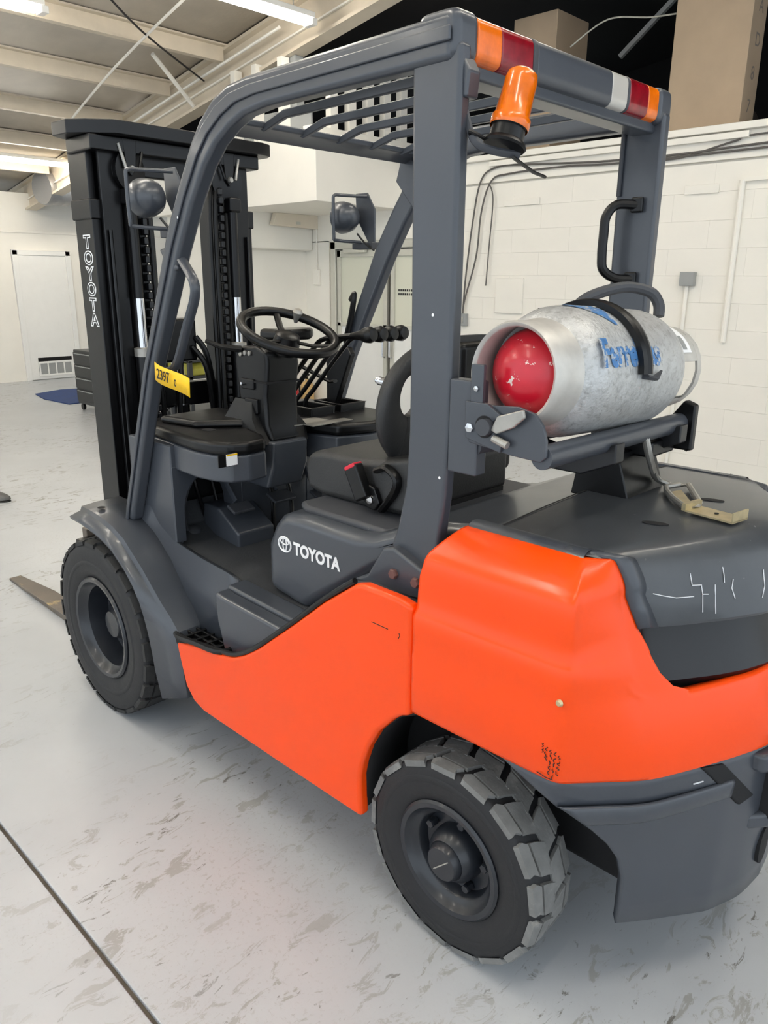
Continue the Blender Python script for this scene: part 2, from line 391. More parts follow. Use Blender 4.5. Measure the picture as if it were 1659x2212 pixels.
# ---- orange side panels
SP = [(-.479, .436), (-.50, .36), (-.522, .291), (-.565, .25), (-.62, .235), (-1.0, .236), (-1.349, .241), (-1.345, .30), (-1.343, .36), (-1.352, .403), (-1.372, .46),
      (-1.405, .52), (-1.454, .575), (-1.48, .597), (-1.508, .609), (-1.510, .885), (-1.47, .892), (-1.355, .893), (-1.325, .884), (-1.212, .803), (-1.099, .709),
      (-.93, .574), (-.86, .527), (-.80, .497), (-.74, .483), (-.6, .462)]
for s in (1, -1):
    p = part(B().prism(SP, 'y', s * .532, s * .566), 'side_panel', ORANGE, bevel=.012, seg=3); p['label'] = 'orange lower side panel'
    tr = [(x, s * .556, z + .004) for x, z in [(-.52, .452), (-.6, .466), (-.74, .487), (-.80, .501), (-.86, .531), (-.93, .578), (-1.099, .713), (-1.212, .807), (-1.32, .886)]]
    build(B().tube(smoothpath(tr, 3), .008, 8), 'edge_trim', BLACKP, p)
    arch = [(-1.335, .26), (-1.333, .36), (-1.342, .41), (-1.365, .47), (-1.40, .53), (-1.455, .585), (-1.52, .62), (-1.62, .635)]
    build(B().loft([[(x, s * .54, z) for x, z in arch], [(x + .03, s * .30, z) for x, z in arch]]), 'arch_liner', DARK, p, solid=.01)

# ---- counterweight
base = [(-1.515, .565), (-1.70, .563), (-1.82, .560), (-1.872, .558), (-1.893, .553), (-1.908, .541), (-1.922, .525), (-1.955, .489), (-2.017, .417), (-2.055, .345), (-2.088, .272), (-2.12, .195), (-2.148, .11), (-2.16, 0)]
def resample(poly, n=121):
    P = [Vector((p[0], p[1], 0)) for p in smoothpath([(x, y, 0) for x, y in poly], 8)]
    d = [0]
    for i in range(1, len(P)): d.append(d[-1] + (P[i] - P[i - 1]).length)
    out = []; j = 0
    for k in range(n):
        t = d[-1] * k / (n - 1)
        while j < len(P) - 2 and d[j + 1] < t: j += 1
        out.append(P[j].lerp(P[j + 1], (t - d[j]) / max(1e-9, d[j + 1] - d[j])))
    return out
PL = resample(base); NP = len(PL)
PN = []
for i in range(NP):
    t = (PL[min(i + 1, NP - 1)] - PL[max(i - 1, 0)]).normalized(); PN.append(Vector((t.y, -t.x, 0)))
if PN[5].y < 0: PN = [-n for n in PN]
PN[-1] = Vector((-1, 0, 0))
def plan(z, inset, lean, fade=False):
    out = []
    for p, n in zip(PL, PN):
        q = p - n * (inset * (max(0.0, min(1.0, (p.y - .38) / .12)) if fade else 1.0))
        wgt = max(0.0, min(1.0, (.55 - p.y) / .14))
        q = q + Vector((lean * wgt, 0, 0)); out.append(Vector((q.x, q.y, z)))
    out[-1].y = 0
    return out
def cut(c, i0, i1, n):
    out = []
    for k in range(n):
        t = i0 + (i1 - i0) * k / (n - 1); a = int(min(t, NP - 2)); out.append(c[a].lerp(c[a + 1], t - a))
    return out
def idx_y(c, y):
    for i in range(1, NP):
        if c[i].y <= y and i > 30: return i - (y - c[i].y) / max(1e-9, c[i - 1].y - c[i].y)
    return NP - 1
def idx_x(c, x):
    for i in range(1, NP):
        if c[i].x <= x: return i - (x - c[i].x) / max(1e-9, c[i - 1].x - c[i].x)
    return 0
def flip(rows): return [[Vector((p.x, -p.y, p.z)) for p in r] for r in rows]
zs_low = [(.618, .012), (.622, .004), (.632, 0), (.70, -.002), (.77, -.002), (.785, 0)]
I0 = idx_y(plan(.785, 0, .0462), .30)
rl_a = [cut(plan(z, i, .28 * (z - .62)), 0, I0, 90) for z, i in zs_low]
rl_b = [cut(plan(z, i, .28 * (z - .62)), I0, NP - 1, 50) for z, i in zs_low]
zs_up = [(.785, 0, .30, -1.515), (.80, 0, .335, -1.515), (.83, 0, .358, -1.515), (.866, .0, .372, -1.515), (.873, .004, .373, -1.515), (.884, .012, .375, -1.515), (.92, .012, .388, -1.517), (.96, .013, .396, -1.520), (.985, .016, .400, -1.526)]
rows_up = []
for z, i, yl, xf in zs_up:
    c = plan(z, i, .28 * (z - .62), True); rows_up.append(cut(c, 0 if xf == -1.515 else idx_x(c, xf), idx_y(c, yl) if z > .79 else I0, 90))
last = rows_up[-1]
n1 = [i for i, p in enumerate(last) if p.x > -1.868][-1] + 1
topl = resample([(-1.558, .432), (-1.65, .435), (-1.75, .436), (-1.80, .436), (-1.83, .434)], n1) + resample([(-1.833, .4337), (-1.852, .430), (-1.868, .423), (-1.880, .415), (-1.89, .405)], 90 - n1)
for a, zz_ in ((.02, .994), (.06, 1.003), (.13, 1.0115), (.25, 1.0205), (.40, 1.030), (.60, 1.0415), (.80, 1.052), (.93, 1.0555), (1.0, 1.057)):
    rows_up.append([Vector((lerp(p.x, q.x, a), lerp(p.y, q.y, a), zz_)) for p, q in zip(last, topl)])
g = B()
for rr in (rl_a, flip(rl_a), rl_b, flip(rl_b), rows_up, flip(rows_up)): g.loft(rr)
CW = part(g, 'counterweight', ORANGE, ang=50, solid=.03); CW['label'] = 'orange counterweight with rounded rear corners'
# lower steel skirt
zs_sk = [(.20, .075, .372), (.205, .070, .374), (.26, .062, .380), (.34, .048, .392), (.40, .040, .41), (.45, .032, .44), (.49, .026, .472), (.52, .022, .50), (.545, .018, .524), (.56, .014, .54), (.575, .012, None), (.60, .010, None), (.625, .010, None)]
rows = []
for z, i, yl in zs_sk:
    c = plan(z, i, 0); c = [Vector((p.x - .055 * (.62 - z) / .42 * max(0, min(1, (.40 - p.y) / .2)), p.y, p.z)) for p in c]; a = idx_y(c, yl) if yl else idx_x(c, {.575: -1.86, .60: -1.80, .625: -1.74}[z])
    rows.append(cut(c, a, NP - 1, 60))
g = B(); g.loft(rows); g.loft(flip(rows))
SK = part(g, 'counterweight_skirt', GRAY, ang=50, solid=.022)
# raised step line on the skirt
g = B()
zz = [(.515, .010, .50), (.522, .004, .503), (.56, .0, .535), (.566, .006, .545)]
rr = []
for z, i, yl in zz:
    c = plan(z, i, 0); rr.append(cut(c, idx_y(c, yl), NP - 26, 40))
g.loft(rr); build(g, 'skirt_ledge', GRAY, SK, ang=60, solid=.012)
# tow bar pocket and pin
def base_x(y):
    c = min(PL[40:], key=lambda p: abs(p.y - y)); return c.x
build(B().box(-2.19, -2.0, -.09, .09, .42, .57), 'tow_pocket', DARK, SK, bevel=.01)
build(B().prism([(-2.10, .15), (-2.15, .15), (-2.19, .09), (-2.20, -.09), (-2.15, -.15), (-2.10, -.15)], 'z', .565, .612), 'tow_plate', GRAY, SK, bevel=.012)
build(B().prism([(-2.06, .13), (-2.13, .13), (-2.17, .08), (-2.17, -.08), (-2.13, -.13), (-2.06, -.13)], 'z', .40, .44), 'tow_plate', GRAY, SK, bevel=.012)
sl = [(.292, .618), (.235, .612), (.13, .50), (.175, .49)]
build(B().loft([[(base_x(y) - .004 + .008 + (.62 - z) * .13 - .131 * (.62 - z), y, z) for y, z in sl], [(base_x(y) + .03, y, z) for y, z in sl]], True, True), 'tow_slot', DARK, SK, bevel=.004)
build(B().tube([(-2.15, 0, .38), (-2.15, 0, .63)], .02, 12), 'tow_pin', STEEL, SK)
build(B().prism([(.03 + .03 * math.cos(2 * math.pi * k / 24), .315 + .05 * math.sin(2 * math.pi * k / 24)) for k in range(24)], 'x', -2.150, -2.08), 'tie_hole', DARK, SK)
# bolt, scratches and hand lettering on the orange corner
build(B().lathe([(0, .006), (.005, .006), (.007, .003), (.008, 0)], (-1.885, .5555, .802), (.1, 1, 0), 12), 'screw', BRASS, CW)
def strokes(name, pts, material, parent, r=.0016):
    for a in pts: build(B().tube(a, r, 5), name, material, parent)
def cw_y(x): return .5612 if x > -1.868 else (lerp(.5612, .5578, (-1.868 - x) / .017) if x > -1.885 else lerp(.5578, .5535, (-1.885 - x) / .012))
sc_ = []
for c, (x0, n_) in enumerate(((-1.858, 2), (-1.867, 3), (-1.876, 5), (-1.885, 5), (-1.8925, 4))):
    for j in range(n_):
        zc = .700 - c * .004 - j * .0125 + random.uniform(-.002, .002)
        pts_ = [(x0 + random.uniform(-.0035, .0035), zc + dz) for dz in (.005, .002, -.001, -.004)]
        sc_.append([(x, cw_y(x) + .0003, z) for x, z in pts_])
sc_.append([(-1.85, .5612, .634), (-1.87, .5610, .631), (-1.885, .5578, .630)])
strokes('scribble', sc_, INK, CW, .0009)
strokes('scratch', [[(-1.386, .5662, .809), (-1.439, .5662, .808)], [(-1.4736, .5662, .81), (-1.476, .5662, .803), (-1.471, .5662, .795)]], INK, FL, .0010)
strokes('scratch', [[(-2.0655, .3038, .5815), (-2.0762, .2808, .5818)]], SCRATCH, SK, .0015)

# ---- hood (engine cover) with side lettering
HP = [(-.765, .662), (-.767, .813), (-.80, .875), (-.83, .908), (-.87, .926), (-.95, .928), (-1.15, .928), (-1.22, .942), (-1.32, .985), (-1.40, 1.02), (-1.62, 1.055), (-1.62, .95), (-1.36, .93), (-1.165, .80), (-.934, .638)]
HD = part(B().prism(HP, 'y', -.40, .40), 'engine_hood', GRAY, bevel=.035, seg=5)
part(B().prism([(-.80, .62), (-.80, .80), (-.92, .85), (-1.6, .90), (-1.6, .6)], 'y', -.375, .375), 'engine_bay', DARK)
build(B().prism([(-.85, .33), (-.90, .355), (-1.22, .355), (-1.25, .30), (-1.25, -.33), (-.86, -.33)], 'z', .92, .946), 'hood_pad', GRAYD, HD, bevel=.02, seg=4)
M = frame((-.900, .4008, .8095), (-1, 0, 0), (0, 0, 1))
lt = text('TOYOTA', 'hood_lettering', WHITE, .0495, M, HD, offset=.0022, spacing=1.05, sx=.93)
def ell(cx, cz, rx, rz, r, n=40, y=.4012): return [(cx + rx * math.cos(2 * math.pi * k / n), y, cz + rz * math.sin(2 * math.pi * k / n)) for k in range(n)]
g = B()
g.tube(ell(-.859, .828, .0285, .0225, 0), .0027, 6, True).tube(ell(-.859, .8365, .0185, .009, 0), .0022, 6, True).tube(ell(-.859, .828, .0082, .021, 0), .0022, 6, True)
build(g, 'emblem', WHITE, HD)
# ---- rear hood cover
top = [(.435, -1.845), (.40, -1.872), (.346, -1.90), (.30, -1.93), (.24, -1.96), (.17, -1.99), (.105, -2.012), (.05, -2.021), (0, -2.025)]
bot = [(.362, -1.952), (.352, -1.962), (.335, -1.978), (.305, -2.000), (.265, -2.025), (.21, -2.06), (.14, -2.095), (.07, -2.118), (0, -2.125)]
rows = []
xs = [-1.628, -1.70, -1.77, -1.845]
tl = [(y, x) for y, x in top] + [(-y, x) for y, x in reversed(top[:-1])]
bl = [(y, x) for y, x in bot] + [(-y, x) for y, x in reversed(bot[:-1])]
def crown(y): return .016 * (1 - (y / .44) ** 2)
g = B(); rows = []
rows.append([(-1.628, y, 1.03) for y, x in tl])
for k in range(7):
    t = k / 6; rows.append([(lerp(-1.628, x, t), y * (1 if t > .0 else 1), 1.06 + crown(y)) for y, x in tl])
for a, z in ((.18, 1.056), (.42, 1.042), (.68, 1.012), (.88, .972), (1.0, .925), (.97, .918), (.6, .93)):
    rows.append([(lerp(x, xb, a), lerp(y, yb, a), z + crown(y) * (1 - a)) for (y, x), (yb, xb) in zip(tl, bl)])
RC = part(g.loft(rows), 'rear_hood_cover', HOODM, ang=28)
sy = [.43 - .86 * k / 20 for k in range(21)]
build(B().loft([[(-1.6215, y, 1.0606 + crown(y)) for y in sy], [(-1.6285, y, 1.0612 + crown(y)) for y in sy]]), 'hood_seam', DARK, RC)
# side cheeks of the cover between the lip and the orange shoulder
bnd = [r[-1] for r in rows_up if r[-1].z > .915]
for s in (1, -1):
    a = [(p.x - .001, s * (p.y + .004), p.z + .003) for p in bnd]; b = [(p.x - .016, s * (p.y - .014), p.z + .006) for p in bnd]; c = [(p.x - .022, s * (p.y - .040), p.z - .001) for p in bnd]
    a.append((-1.80, s * .436, 1.0635)); b.append((-1.80, s * .420, 1.068)); c.append((-1.80, s * .40, 1.063))
    build(B().loft([a, b, c]), 'cover_edge', GRAY, RC, solid=.010, ang=50)
for c in ((-1.867, .181), (-1.882, -.085)):
    n = 24
    build(B().prism([(c[0] - .94 * .028 * math.cos(2 * math.pi * k / n) + .33 * .012 * math.sin(2 * math.pi * k / n), c[1] - .33 * .028 * math.cos(2 * math.pi * k / n) - .94 * .012 * math.sin(2 * math.pi * k / n)) for k in range(n)], 'z', 1.060, 1.0618 + crown(c[1])), 'drain_slot', DARK, RC)
for s in (1, -1):
    xx_ = [-1.56, -1.62, -1.70, -1.78, -1.845]
    build(B().loft([[(x, s * .448, 1.046) for x in xx_], [(x, s * .436, 1.0605) for x in xx_], [(x, s * .424, 1.066) for x in xx_], [(x, s * .405, 1.0655) for x in xx_], [(x, s * .40, .99) for x in xx_]]), 'cover_side', GRAY, RC, ang=40)
def lipx(y):
    for (ya, xa), (yb, xb) in zip(bot, bot[1:]):
        if yb <= y <= ya: return lerp(xa, xb, (ya - y) / (ya - yb))
    return -2.125
# scratches on the lip
def lip_pt(px_y, z):
    a = {1: 0}
    t = (1.0 - (z - .925) / (1.05 - .925)); t = .25 + .75 * max(0, min(1, t)) if z > .97 else .88 + .12 * (.972 - z) / .047
    y = px_y; xt = -2.025; xb = lipx(min(.361, y))
    for (ya, xa), (yb, xbb) in zip(top, top[1:]):
        if yb <= y <= ya: xt = lerp(xa, xbb, (ya - y) / (ya - yb))
    return (lerp(xt, xb, t) - .003, y, z)
sl_ = [[(-1.9904, .2762, 1.02), (-1.9978, .2787, .9991)], [(-1.9982, .2791, .9973), (-2.0093, .2608, .9962)], [(-2.0091, .2605, .9971), (-2.0151, .2624, .9785), (-2.0211, .2657, .9423)], [(-2.0264, .2337, .9944), (-2.0322, .2375, .965), (-2.0379, .241, .9367)],
       [(-2.0266, .2069, 1.0249), (-2.033, .211, 1.010), (-2.037, .2141, .9958)], [(-1.9527, .3513, .9873), (-1.968, .332, .981), (-1.9839, .3134, .9765), (-2.0052, .2803, .9759)], [(-2.0459, .1936, 1.0006), (-2.0488, .2023, .9838), (-2.0569, .1993, .9631)], [(-2.0765, .1156, 1.0077), (-2.0868, .125, .9775), (-2.0892, .136, .9558)], [(-2.0151, .2624, .9785), (-2.0225, .2508, .9773)]]
strokes('scratch', [[(x - .0012, y + .0008, z) for x, y, z in p] for p in sl_], SCRATCH, RC, .0010)
# dark recess under the cover
rows = []
ys = [.345 - .69 * k / 24 for k in range(25)]
for dx, z in ((.06, .95), (.05, .90), (.035, .84), (.012, .79), (.03, .74)):
    rows.append([(min(-1.84, lipx(min(.361, abs(y))) + dx), y, z) for y in ys])
part(B().loft(rows), 'grille_panel', DARKIN, solid=.02)
part(B().box(-1.93, -1.62, -.42, .42, .62, .93), 'radiator_bay', DARK)

# ---- wheels
def wheel(name, c, R, W, rimR, nl, lug, deep, label, tm):
    wh = empty(name, c, FL); wh['label'] = label
    s = 1 if c[1] > 0 else -1
    h = W / 2; Rb = R - lug
    prof = [(rimR - .005, -h * .72), (rimR + .012, -h * .88), (rimR + .04, -h * .985), (Rb - .045, -h), (Rb - .02, -h * .97), (Rb - .004, -h * .90), (Rb, -h * .8), (Rb + .002, 0), (Rb, h * .8), (Rb - .004, h * .90), (Rb - .02, h * .97), (Rb - .045, h), (rimR + .04, h * .985), (rimR + .012, h * .88), (rimR - .005, h * .72)]
    ty = build(B().lathe(prof, (0, 0, 0), (0, s, 0), 72), 'tyre', RUBBER, wh, ang=60)
    # sidewall ring
    build(B().lathe([(rimR + .055, h * .985), (rimR + .06, h * 1.012), (rimR + .07, h * 1.012), (rimR + .075, h * .985)], (0, 0, 0), (0, s, 0), 72), 'sidewall_ring', RUBBER, ty if False else wh)
    g = B()
    def lugpoly(poly, th0, side):
        # poly in (arc length, across) on the tread; raised block with tapered top
        n = len(poly); bot = []; topv = []
        cx = sum(p[0] for p in poly) / n; cy = sum(p[1] for p in poly) / n
        for q, (a, y) in enumerate(poly):
            for lst, rad, k in ((bot, Rb - .004, 1.0), (topv, R, .94)):
                aa = cx + (a - cx) * k; yy = cy + (y - cy) * k
                drop = .03 * max(0, (abs(yy) - h * .78) / h) ** 1.0
                rr = rad - drop * (1 if rad == R else 1.1)
                th = th0 + aa / R; lst.append((rr * math.sin(th), yy * side, rr * math.cos(th)))
        g.add(bot + topv, [tuple(range(n, 2 * n))] + [(i, (i + 1) % n, n + (i + 1) % n, n + i) for i in range(n)])
    pit = 2 * math.pi * R / nl
    def seg(pts, wid, th0, side):
        # bar following a bent line; split in short quads so that it bends round the tyre
        up = []; lo = []
        for a, y in pts: up.append((a - wid / 2, y)); lo.append((a + wid / 2, y))
        lugpoly(up + lo[::-1], th0, side)
    for k in range(nl):
        for side, ph in ((1, 0), (-1, .5)):
            th = (k + ph) * 2 * math.pi / nl
            seg([(-.10 * pit, -.06 * h), (.02 * pit, .25 * h), (.10 * pit, .55 * h)], pit * .84, th, side)
            seg([(.12 * pit, .61 * h), (.24 * pit, .80 * h), (.20 * pit, .97 * h)], pit * .80, th, side)
    build(g, 'tread', tm, wh, smooth=True, ang=25, weld=False)
    # rim: flange, deep dish, disc, hub
    d = deep
    rp = [(rimR + .006, h * .60), (rimR + .010, h * .92), (rimR + .004, h * .99), (rimR - .008, h * .97), (rimR - .014, h * .85), (rimR - .022, h * .72), (rimR - .030, h * .66), (rimR - .034, h - d * .55), (rimR - .040, h - d), (rimR - .06, h - d - .006), (.06, h - d), (.02, h - d)]
    build(B().lathe(rp, (0, 0, 0), (0, s, 0), 56), 'rim', RIM, wh, ang=40)
    if d < .08:
        build(B().lathe([(.070, h - d - .005), (.070, h - d + .012), (.064, h - d + .036), (.050, h - d + .052), (.047, h - d + .050), (.043, h - d + .066), (.040, h - d + .07), (.001, h - d + .07)], (0, 0, 0), (0, s, 0), 40), 'hub_cap', RIM, wh, ang=40)
        a = math.radians(60)
        build(B().tube([(-.022, s * (h - d + .071), .02), (.02, s * (h - d + .071), -.022)], .0016, 6), 'hub_mark', STEEL, wh)
        nb, rb = 5, .088
    else:
        build(B().lathe([(.075, h - d - .005), (.075, h - d + .02), (.06, h - d + .04), (.05, h - d + .06), (.001, h - d + .065)], (0, 0, 0), (0, s, 0), 32), 'hub_cap', RIM, wh, ang=40)
        nb, rb = 6, .10
    for k in range(nb):
        an = 2 * math.pi * k / nb + .5
        build(B().lathe([(.0, .022), (.010, .022), (.0115, .018), (.0115, 0)], (rb * math.cos(an), s * (h - d), rb * math.sin(an)), (0, s, 0), 6), 'wheel_nut', RIM, wh, smooth=False)
    return wh
for s in (1, -1):
    wheel('front_wheel', (0, s * .505, .333), .335, .20, .185, 24, .009, .11, 'large front drive wheel', TREADF)
    wheel('rear_wheel', (-1.612, s * .470, .256), .256, .150, .140, 17, .010, .055, 'rear steer wheel with chunky lugged tread', TREADM)

# ---- front fenders
FA = [(.157, .732), (.08, .729), (.01, .720), (-.075, .706), (-.156, .684), (-.242, .633), (-.285, .588), (-.319, .538), (-.345, .485), (-.363, .434), (-.38, .36), (-.390, .306), (-.42, .215)]
FB = [(.15, .748), (.07, .746), (-.0, .738), (-.08, .722), (-.149, .695), (-.257, .620), (-.31, .577), (-.367, .531), (-.42, .497), (-.469, .462), (-.495, .40), (-.505, .32), (-.517, .24)]
for s in (1, -1):
    A = [(x, s * .60, z) for x, z in FA]; Bb = [(x, s * .560, z) for x, z in FB]
    Cc = []; Dd = []; Ee = []
    for i, (x, z) in enumerate(FB):
        v = Vector((x, z - .33)).normalized()
        k = .014 if i < 9 else (.008 if i == 9 else 0)
        Cc.append((x + v.x * k, s * .552, z + v.y * k)); Dd.append((x + v.x * (k + .004), s * .50, z + v.y * (k + .006)))
        Ee.append((x + v.x * k, s * .40, z + v.y * (k + .010)))
    fd = part(B().loft([A, Bb, Cc, Dd, Ee]), 'front_fender', GRAY, ang=32, solid=.012)
    build(B().lathe([(0, 0.001), (.014, .001), (.014, 0)], (.06, s * .52, .7695), (0, 0, 1), 16), 'bolt_hole', DARK, fd)

# ---- step, floor, inner walls
fp = part(B().prism([(-.16, .80), (-.20, .72), (-.28, .685), (-.445, .668), (-.66, .655), (-.96, .650), (-.96, .60), (-.16, .60)], 'y', -.43, .43), 'floor_plate', MATF, bevel=.006)
for s in (1, -1):
    # lip and outer wall of the footwell
    lip = [(.02, .745), (-.06, .80), (-.14, .80), (-.19, .745), (-.28, .705), (-.445, .684), (-.60, .674), (-.655, .662)]
    lo = [(.02, .70), (-.06, .68), (-.14, .62), (-.19, .58), (-.28, .54), (-.445, .455), (-.60, .45), (-.655, .45)]
    r0 = [(x, s * .415, z - .004) for x, z in lip]; r1 = [(x, s * .432, z) for x, z in lip]
    r2 = [(lerp(a[0], b[0], .45), s * .442, lerp(a[1], b[1], .45)) for a, b in zip(lip, lo)]; r3 = [(x, s * .475, z) for x, z in lo]
    part(B().loft([r0, r1, r2, r3]), 'footwell_wall', GRAY, ang=40, solid=.012)
    # sill block behind the step
    part(B().prism([(-.655, .662), (-.80, .656), (-.985, .650), (-1.06, .66), (-1.06, .60), (-.93, .56), (-.80, .485), (-.70, .455), (-.655, .45)], 'y', s * .40, s * (.475)), 'sill_panel', GRAY, bevel=.01, seg=3)
    part(B().prism([(-.70, .455), (-.665, .56), (-.66, .655), (-.70, .648), (-.985, .638), (-1.0, .62), (-.92, .562), (-.82, .49)], 'y', s * .47, s * .525), 'sill_panel', GRAY, bevel=.012, seg=3)
    # step tray with square grid
    st = part(B().prism([(-.455, .44), (-.47, .562), (-.74, .555), (-.70, .44)] if s > 0 else [(-.455, -.44), (-.47, -.562), (-.74, -.555), (-.70, -.44)], 'z', .425, .448), 'step_tray', DARK, bevel=.004)
    for k in range(6):
        x = -.47 - k * .046
        build(B().box(x - .005, x + .005, s * .455, s * .548, .448, .464), 'step_slat', BLACKP, st, bevel=.002, seg=1)
    for k in range(4):
        y = s * (.455 + k * .031)
        build(B().box(-.70, -.47, y - .004, y + .004, .448, .462), 'step_slat', BLACKP, st, bevel=.002, seg=1)
    rim = [(-.455, s * .445, .460), (-.468, s * .556, .458), (-.60, s * .560, .470), (-.73, s * .556, .487), (-.705, s * .46, .47)]
    build(B().tube(smoothpath(rim, 4), .010, 8), 'step_rim', BLACKP, st)
# kick plate / pedal box
part(B().prism([(-.20, .66), (-.42, .66), (-.42, .72), (-.30, .79), (-.20, .79)], 'y', .10, .26), 'pedal_box', GRAY, bevel=.01)
part(B().lathe([(.03, 0), (.028, .008), (.015, .014), (0, .016)], (-.225, .32, .70), (-.25, .2, 1), 20), 'floor_button', GRAYD)

# ---- dash
DP = [(-.02, .395), (-.20, .408), (-.34, .425), (-.45, .432), (-.53, .420), (-.585, .39), (-.61, .33), (-.60, .26), (-.54, .225), (-.44, .205), (-.43, .16), (-.43, .0), (-.46, -.03), (-.585, -.07), (-.625, -.20), (-.60, -.31), (-.55, -.385), (-.48, -.415), (-.30, -.42), (-.02, -.40)]
dh = part(B().prism(DP, 'z', 1.045, 1.088), 'dash_top', BLACKP, bevel=.016, seg=3)
build(B().prism([(x * .985 - .002, y * .985) for x, y in DP], 'z', .955, 1.045), 'dash_shell', GRAY, dh, bevel=.01)
build(B().prism([(-.10, .10), (-.12, .36), (-.30, .33), (-.40, .20), (-.40, .14), (-.3, .08)], 'z', 1.085, 1.112), 'dash_bulge', BLACKP, dh, bevel=.02, seg=4)
g = B(); n = 20
g.prism([(-.36 + .028 * math.cos(2 * math.pi * k / n), .315 + .02 * math.sin(2 * math.pi * k / n)) for k in range(n)], 'z', 1.08, 1.0892)
build(g, 'cup_recess', DARK, dh)
build(B().box(-.50, -.42, -.10, .06, 1.086, 1.0895), 'data_plate', STEEL, dh)
build(B().box(-.55, -.50, -.17, .02, 1.086, 1.0892), 'warning_plate', STEEL, dh)
for (a, b_, c_, d_) in ((-.40, -.22, -.22, -.10), (-.40, -.24, -.38, -.25)):
    g = B(); g.box(a, a + .012, c_, d_, 1.085, 1.118).box(b_ - .012, b_, c_, d_, 1.085, 1.118).box(a, b_, c_, c_ + .012, 1.085, 1.118).box(a, b_, d_ - .012, d_, 1.085, 1.118)
    build(g, 'storage_tray', BLACKP, dh, bevel=.004)
part(B().box(-.605, -.600, .375, .42, 1.02, 1.06).box(-.604, -.6005, .42, .445, 1.02, 1.06), 'label_holder', BLACKP)
lb = part(B().box(-.6075, -.604, .378, .418, 1.022, 1.058), 'white_label', WHITE)
build(B().box(-.6082, -.6074, .378, .418, 1.053, 1.058), 'yellow_edge', YELLOW, lb)
# rear facing dash wall with arched opening on each side
def archwall(y0, y1, s):
    n = 16; out = []
    yc = (y0 + y1) / 2; hw = (y1 - y0) / 2 * .72
    inner = [(yc + hw, .70)] + [(yc + hw * math.cos(math.pi * k / n), .80 + .125 * math.sin(math.pi * k / n)) for k in range(n + 1)] + [(yc - hw, .70)]
    outer = [(y1, .70)] + [(lerp(y1, y0, k / n), .97) for k in range(n + 1)] + [(y0, .70)]
    g = B(); rows = [[(x, s * a, z) for a, z in r] for x, r in ((-.30, outer), (-.30, inner), (-.24, inner), (-.24, outer))]
    return g.loft(rows + [rows[0]])
for s in (1, -1):
    part(archwall(.155, .43, s), 'dash_wall', GRAY, bevel=.006)
    part(B().prism([(-.02, .74), (-.02, 1.04), (-.298, 1.04), (-.298, .69), (-.15, .74)], 'y', s * .40, s * .432), 'cowl_side', GRAY, bevel=.006)
part(B().box(-.30, -.265, -.155, .155, .66, .97), 'dash_wall', GRAY, bevel=.006)
part(B().box(-.12, -.10, -.40, .40, .62, 1.04), 'fire_wall', DARK)
part(B().tube(smoothpath([(-.24, .36, .72), (-.25, .37, .82), (-.26, .33, .91), (-.27, .24, .93)], 5), .022, 8, flat=.4), 'brake_hose', GRAYD)
for p in ([(-.2, .30, .95), (-.22, .29, .85), (-.2, .25, .74)], [(-.18, .22, .95), (-.2, .2, .8), (-.24, .2, .68)], [(-.3, .05, .95), (-.33, .04, .8), (-.36, .06, .68)], [(-.31, -.02, .95), (-.35, -.03, .8), (-.4, 0, .68)]):
    part(B().tube(smoothpath(p, 5), .008, 8), 'hose', BLACKP)
# pedals
def pedal(y, x, z, wx=.05, wy=.06):
    pd = part(B().tube(smoothpath([(x + .12, y + .01, z + .17), (x + .09, y, z + .08), (x + .03, y, z + .015)], 4), .012, 8, flat=.5), 'pedal_arm', GRAY)
    build(B().box(-wx / 2, wx / 2, -wy / 2, wy / 2, -.006, .006, Matrix.Translation((x, y, z)) @ Matrix.Rotation(math.radians(-24), 4, 'Y')), 'pedal_pad', GRAYD, pd, bevel=.004)
pedal(.215, -.38, .80, .05, .09); pedal(.02, -.36, .80, .06, .10); pedal(-.15, -.40, .77, .10, .06)
# ---- steering column
ST = part(B().prism([(-.345, 1.04), (-.325, 1.13), (-.335, 1.18), (-.315, 1.31), (-.345, 1.355), (-.44, 1.365), (-.495, 1.345), (-.50, 1.30), (-.485, 1.20), (-.49, 1.10), (-.515, 1.045)], 'y', .03, .17), 'steering_column', BLACKP, bevel=.014, seg=3)
build(B().prism([(-.33, .88), (-.34, 1.05), (-.53, 1.05), (-.525, .96), (-.49, .88)], 'y', .025, .178), 'column_base', GRAY, ST, bevel=.012)
build(B().loft([[(-.26, -.01, 1.07), (-.26, .22, 1.07), (-.50, .205, 1.04), (-.52, .02, 1.04)], [(-.29, .0, 1.11), (-.29, .195, 1.12), (-.44, .195, 1.12), (-.50, .01, 1.09)], [(-.325, .02, 1.17), (-.325, .178, 1.18), (-.42, .178, 1.18), (-.475, .03, 1.13)]], True), 'column_boot', BLACKP, ST, ang=50)
build(B().box(-.50, -.36, .03, .175, 1.24, 1.246), 'column_seam', DARK, ST)
for k, (x, z) in enumerate(((-.36, 1.33), (-.385, 1.335), (-.41, 1.335))):
    build(B().lathe([(.008, 0), (.008, .01), (0, .012)], (x, .166, z), (0, 1, 0), 12), 'key_switch', STEEL, ST)
build(B().box(-.43, -.36, .165, .178, 1.215, 1.25), 'switch', BLACKP, ST, bevel=.004)
build(B().box(-.45, -.38, .165, .180, 1.135, 1.185), 'switch', BLACKP, ST, bevel=.004)
build(B().lathe([(.006, 0), (.006, .01), (0, .012)], (-.375, .178, 1.232), (0, 1, 0), 10), 'key', CHROME, ST)
build(B().tube([(-.36, .17, 1.345), (-.33, .23, 1.355), (-.30, .27, 1.375)], [.012, .009, .007], 8), 'turn_lever', BLACKP, ST)
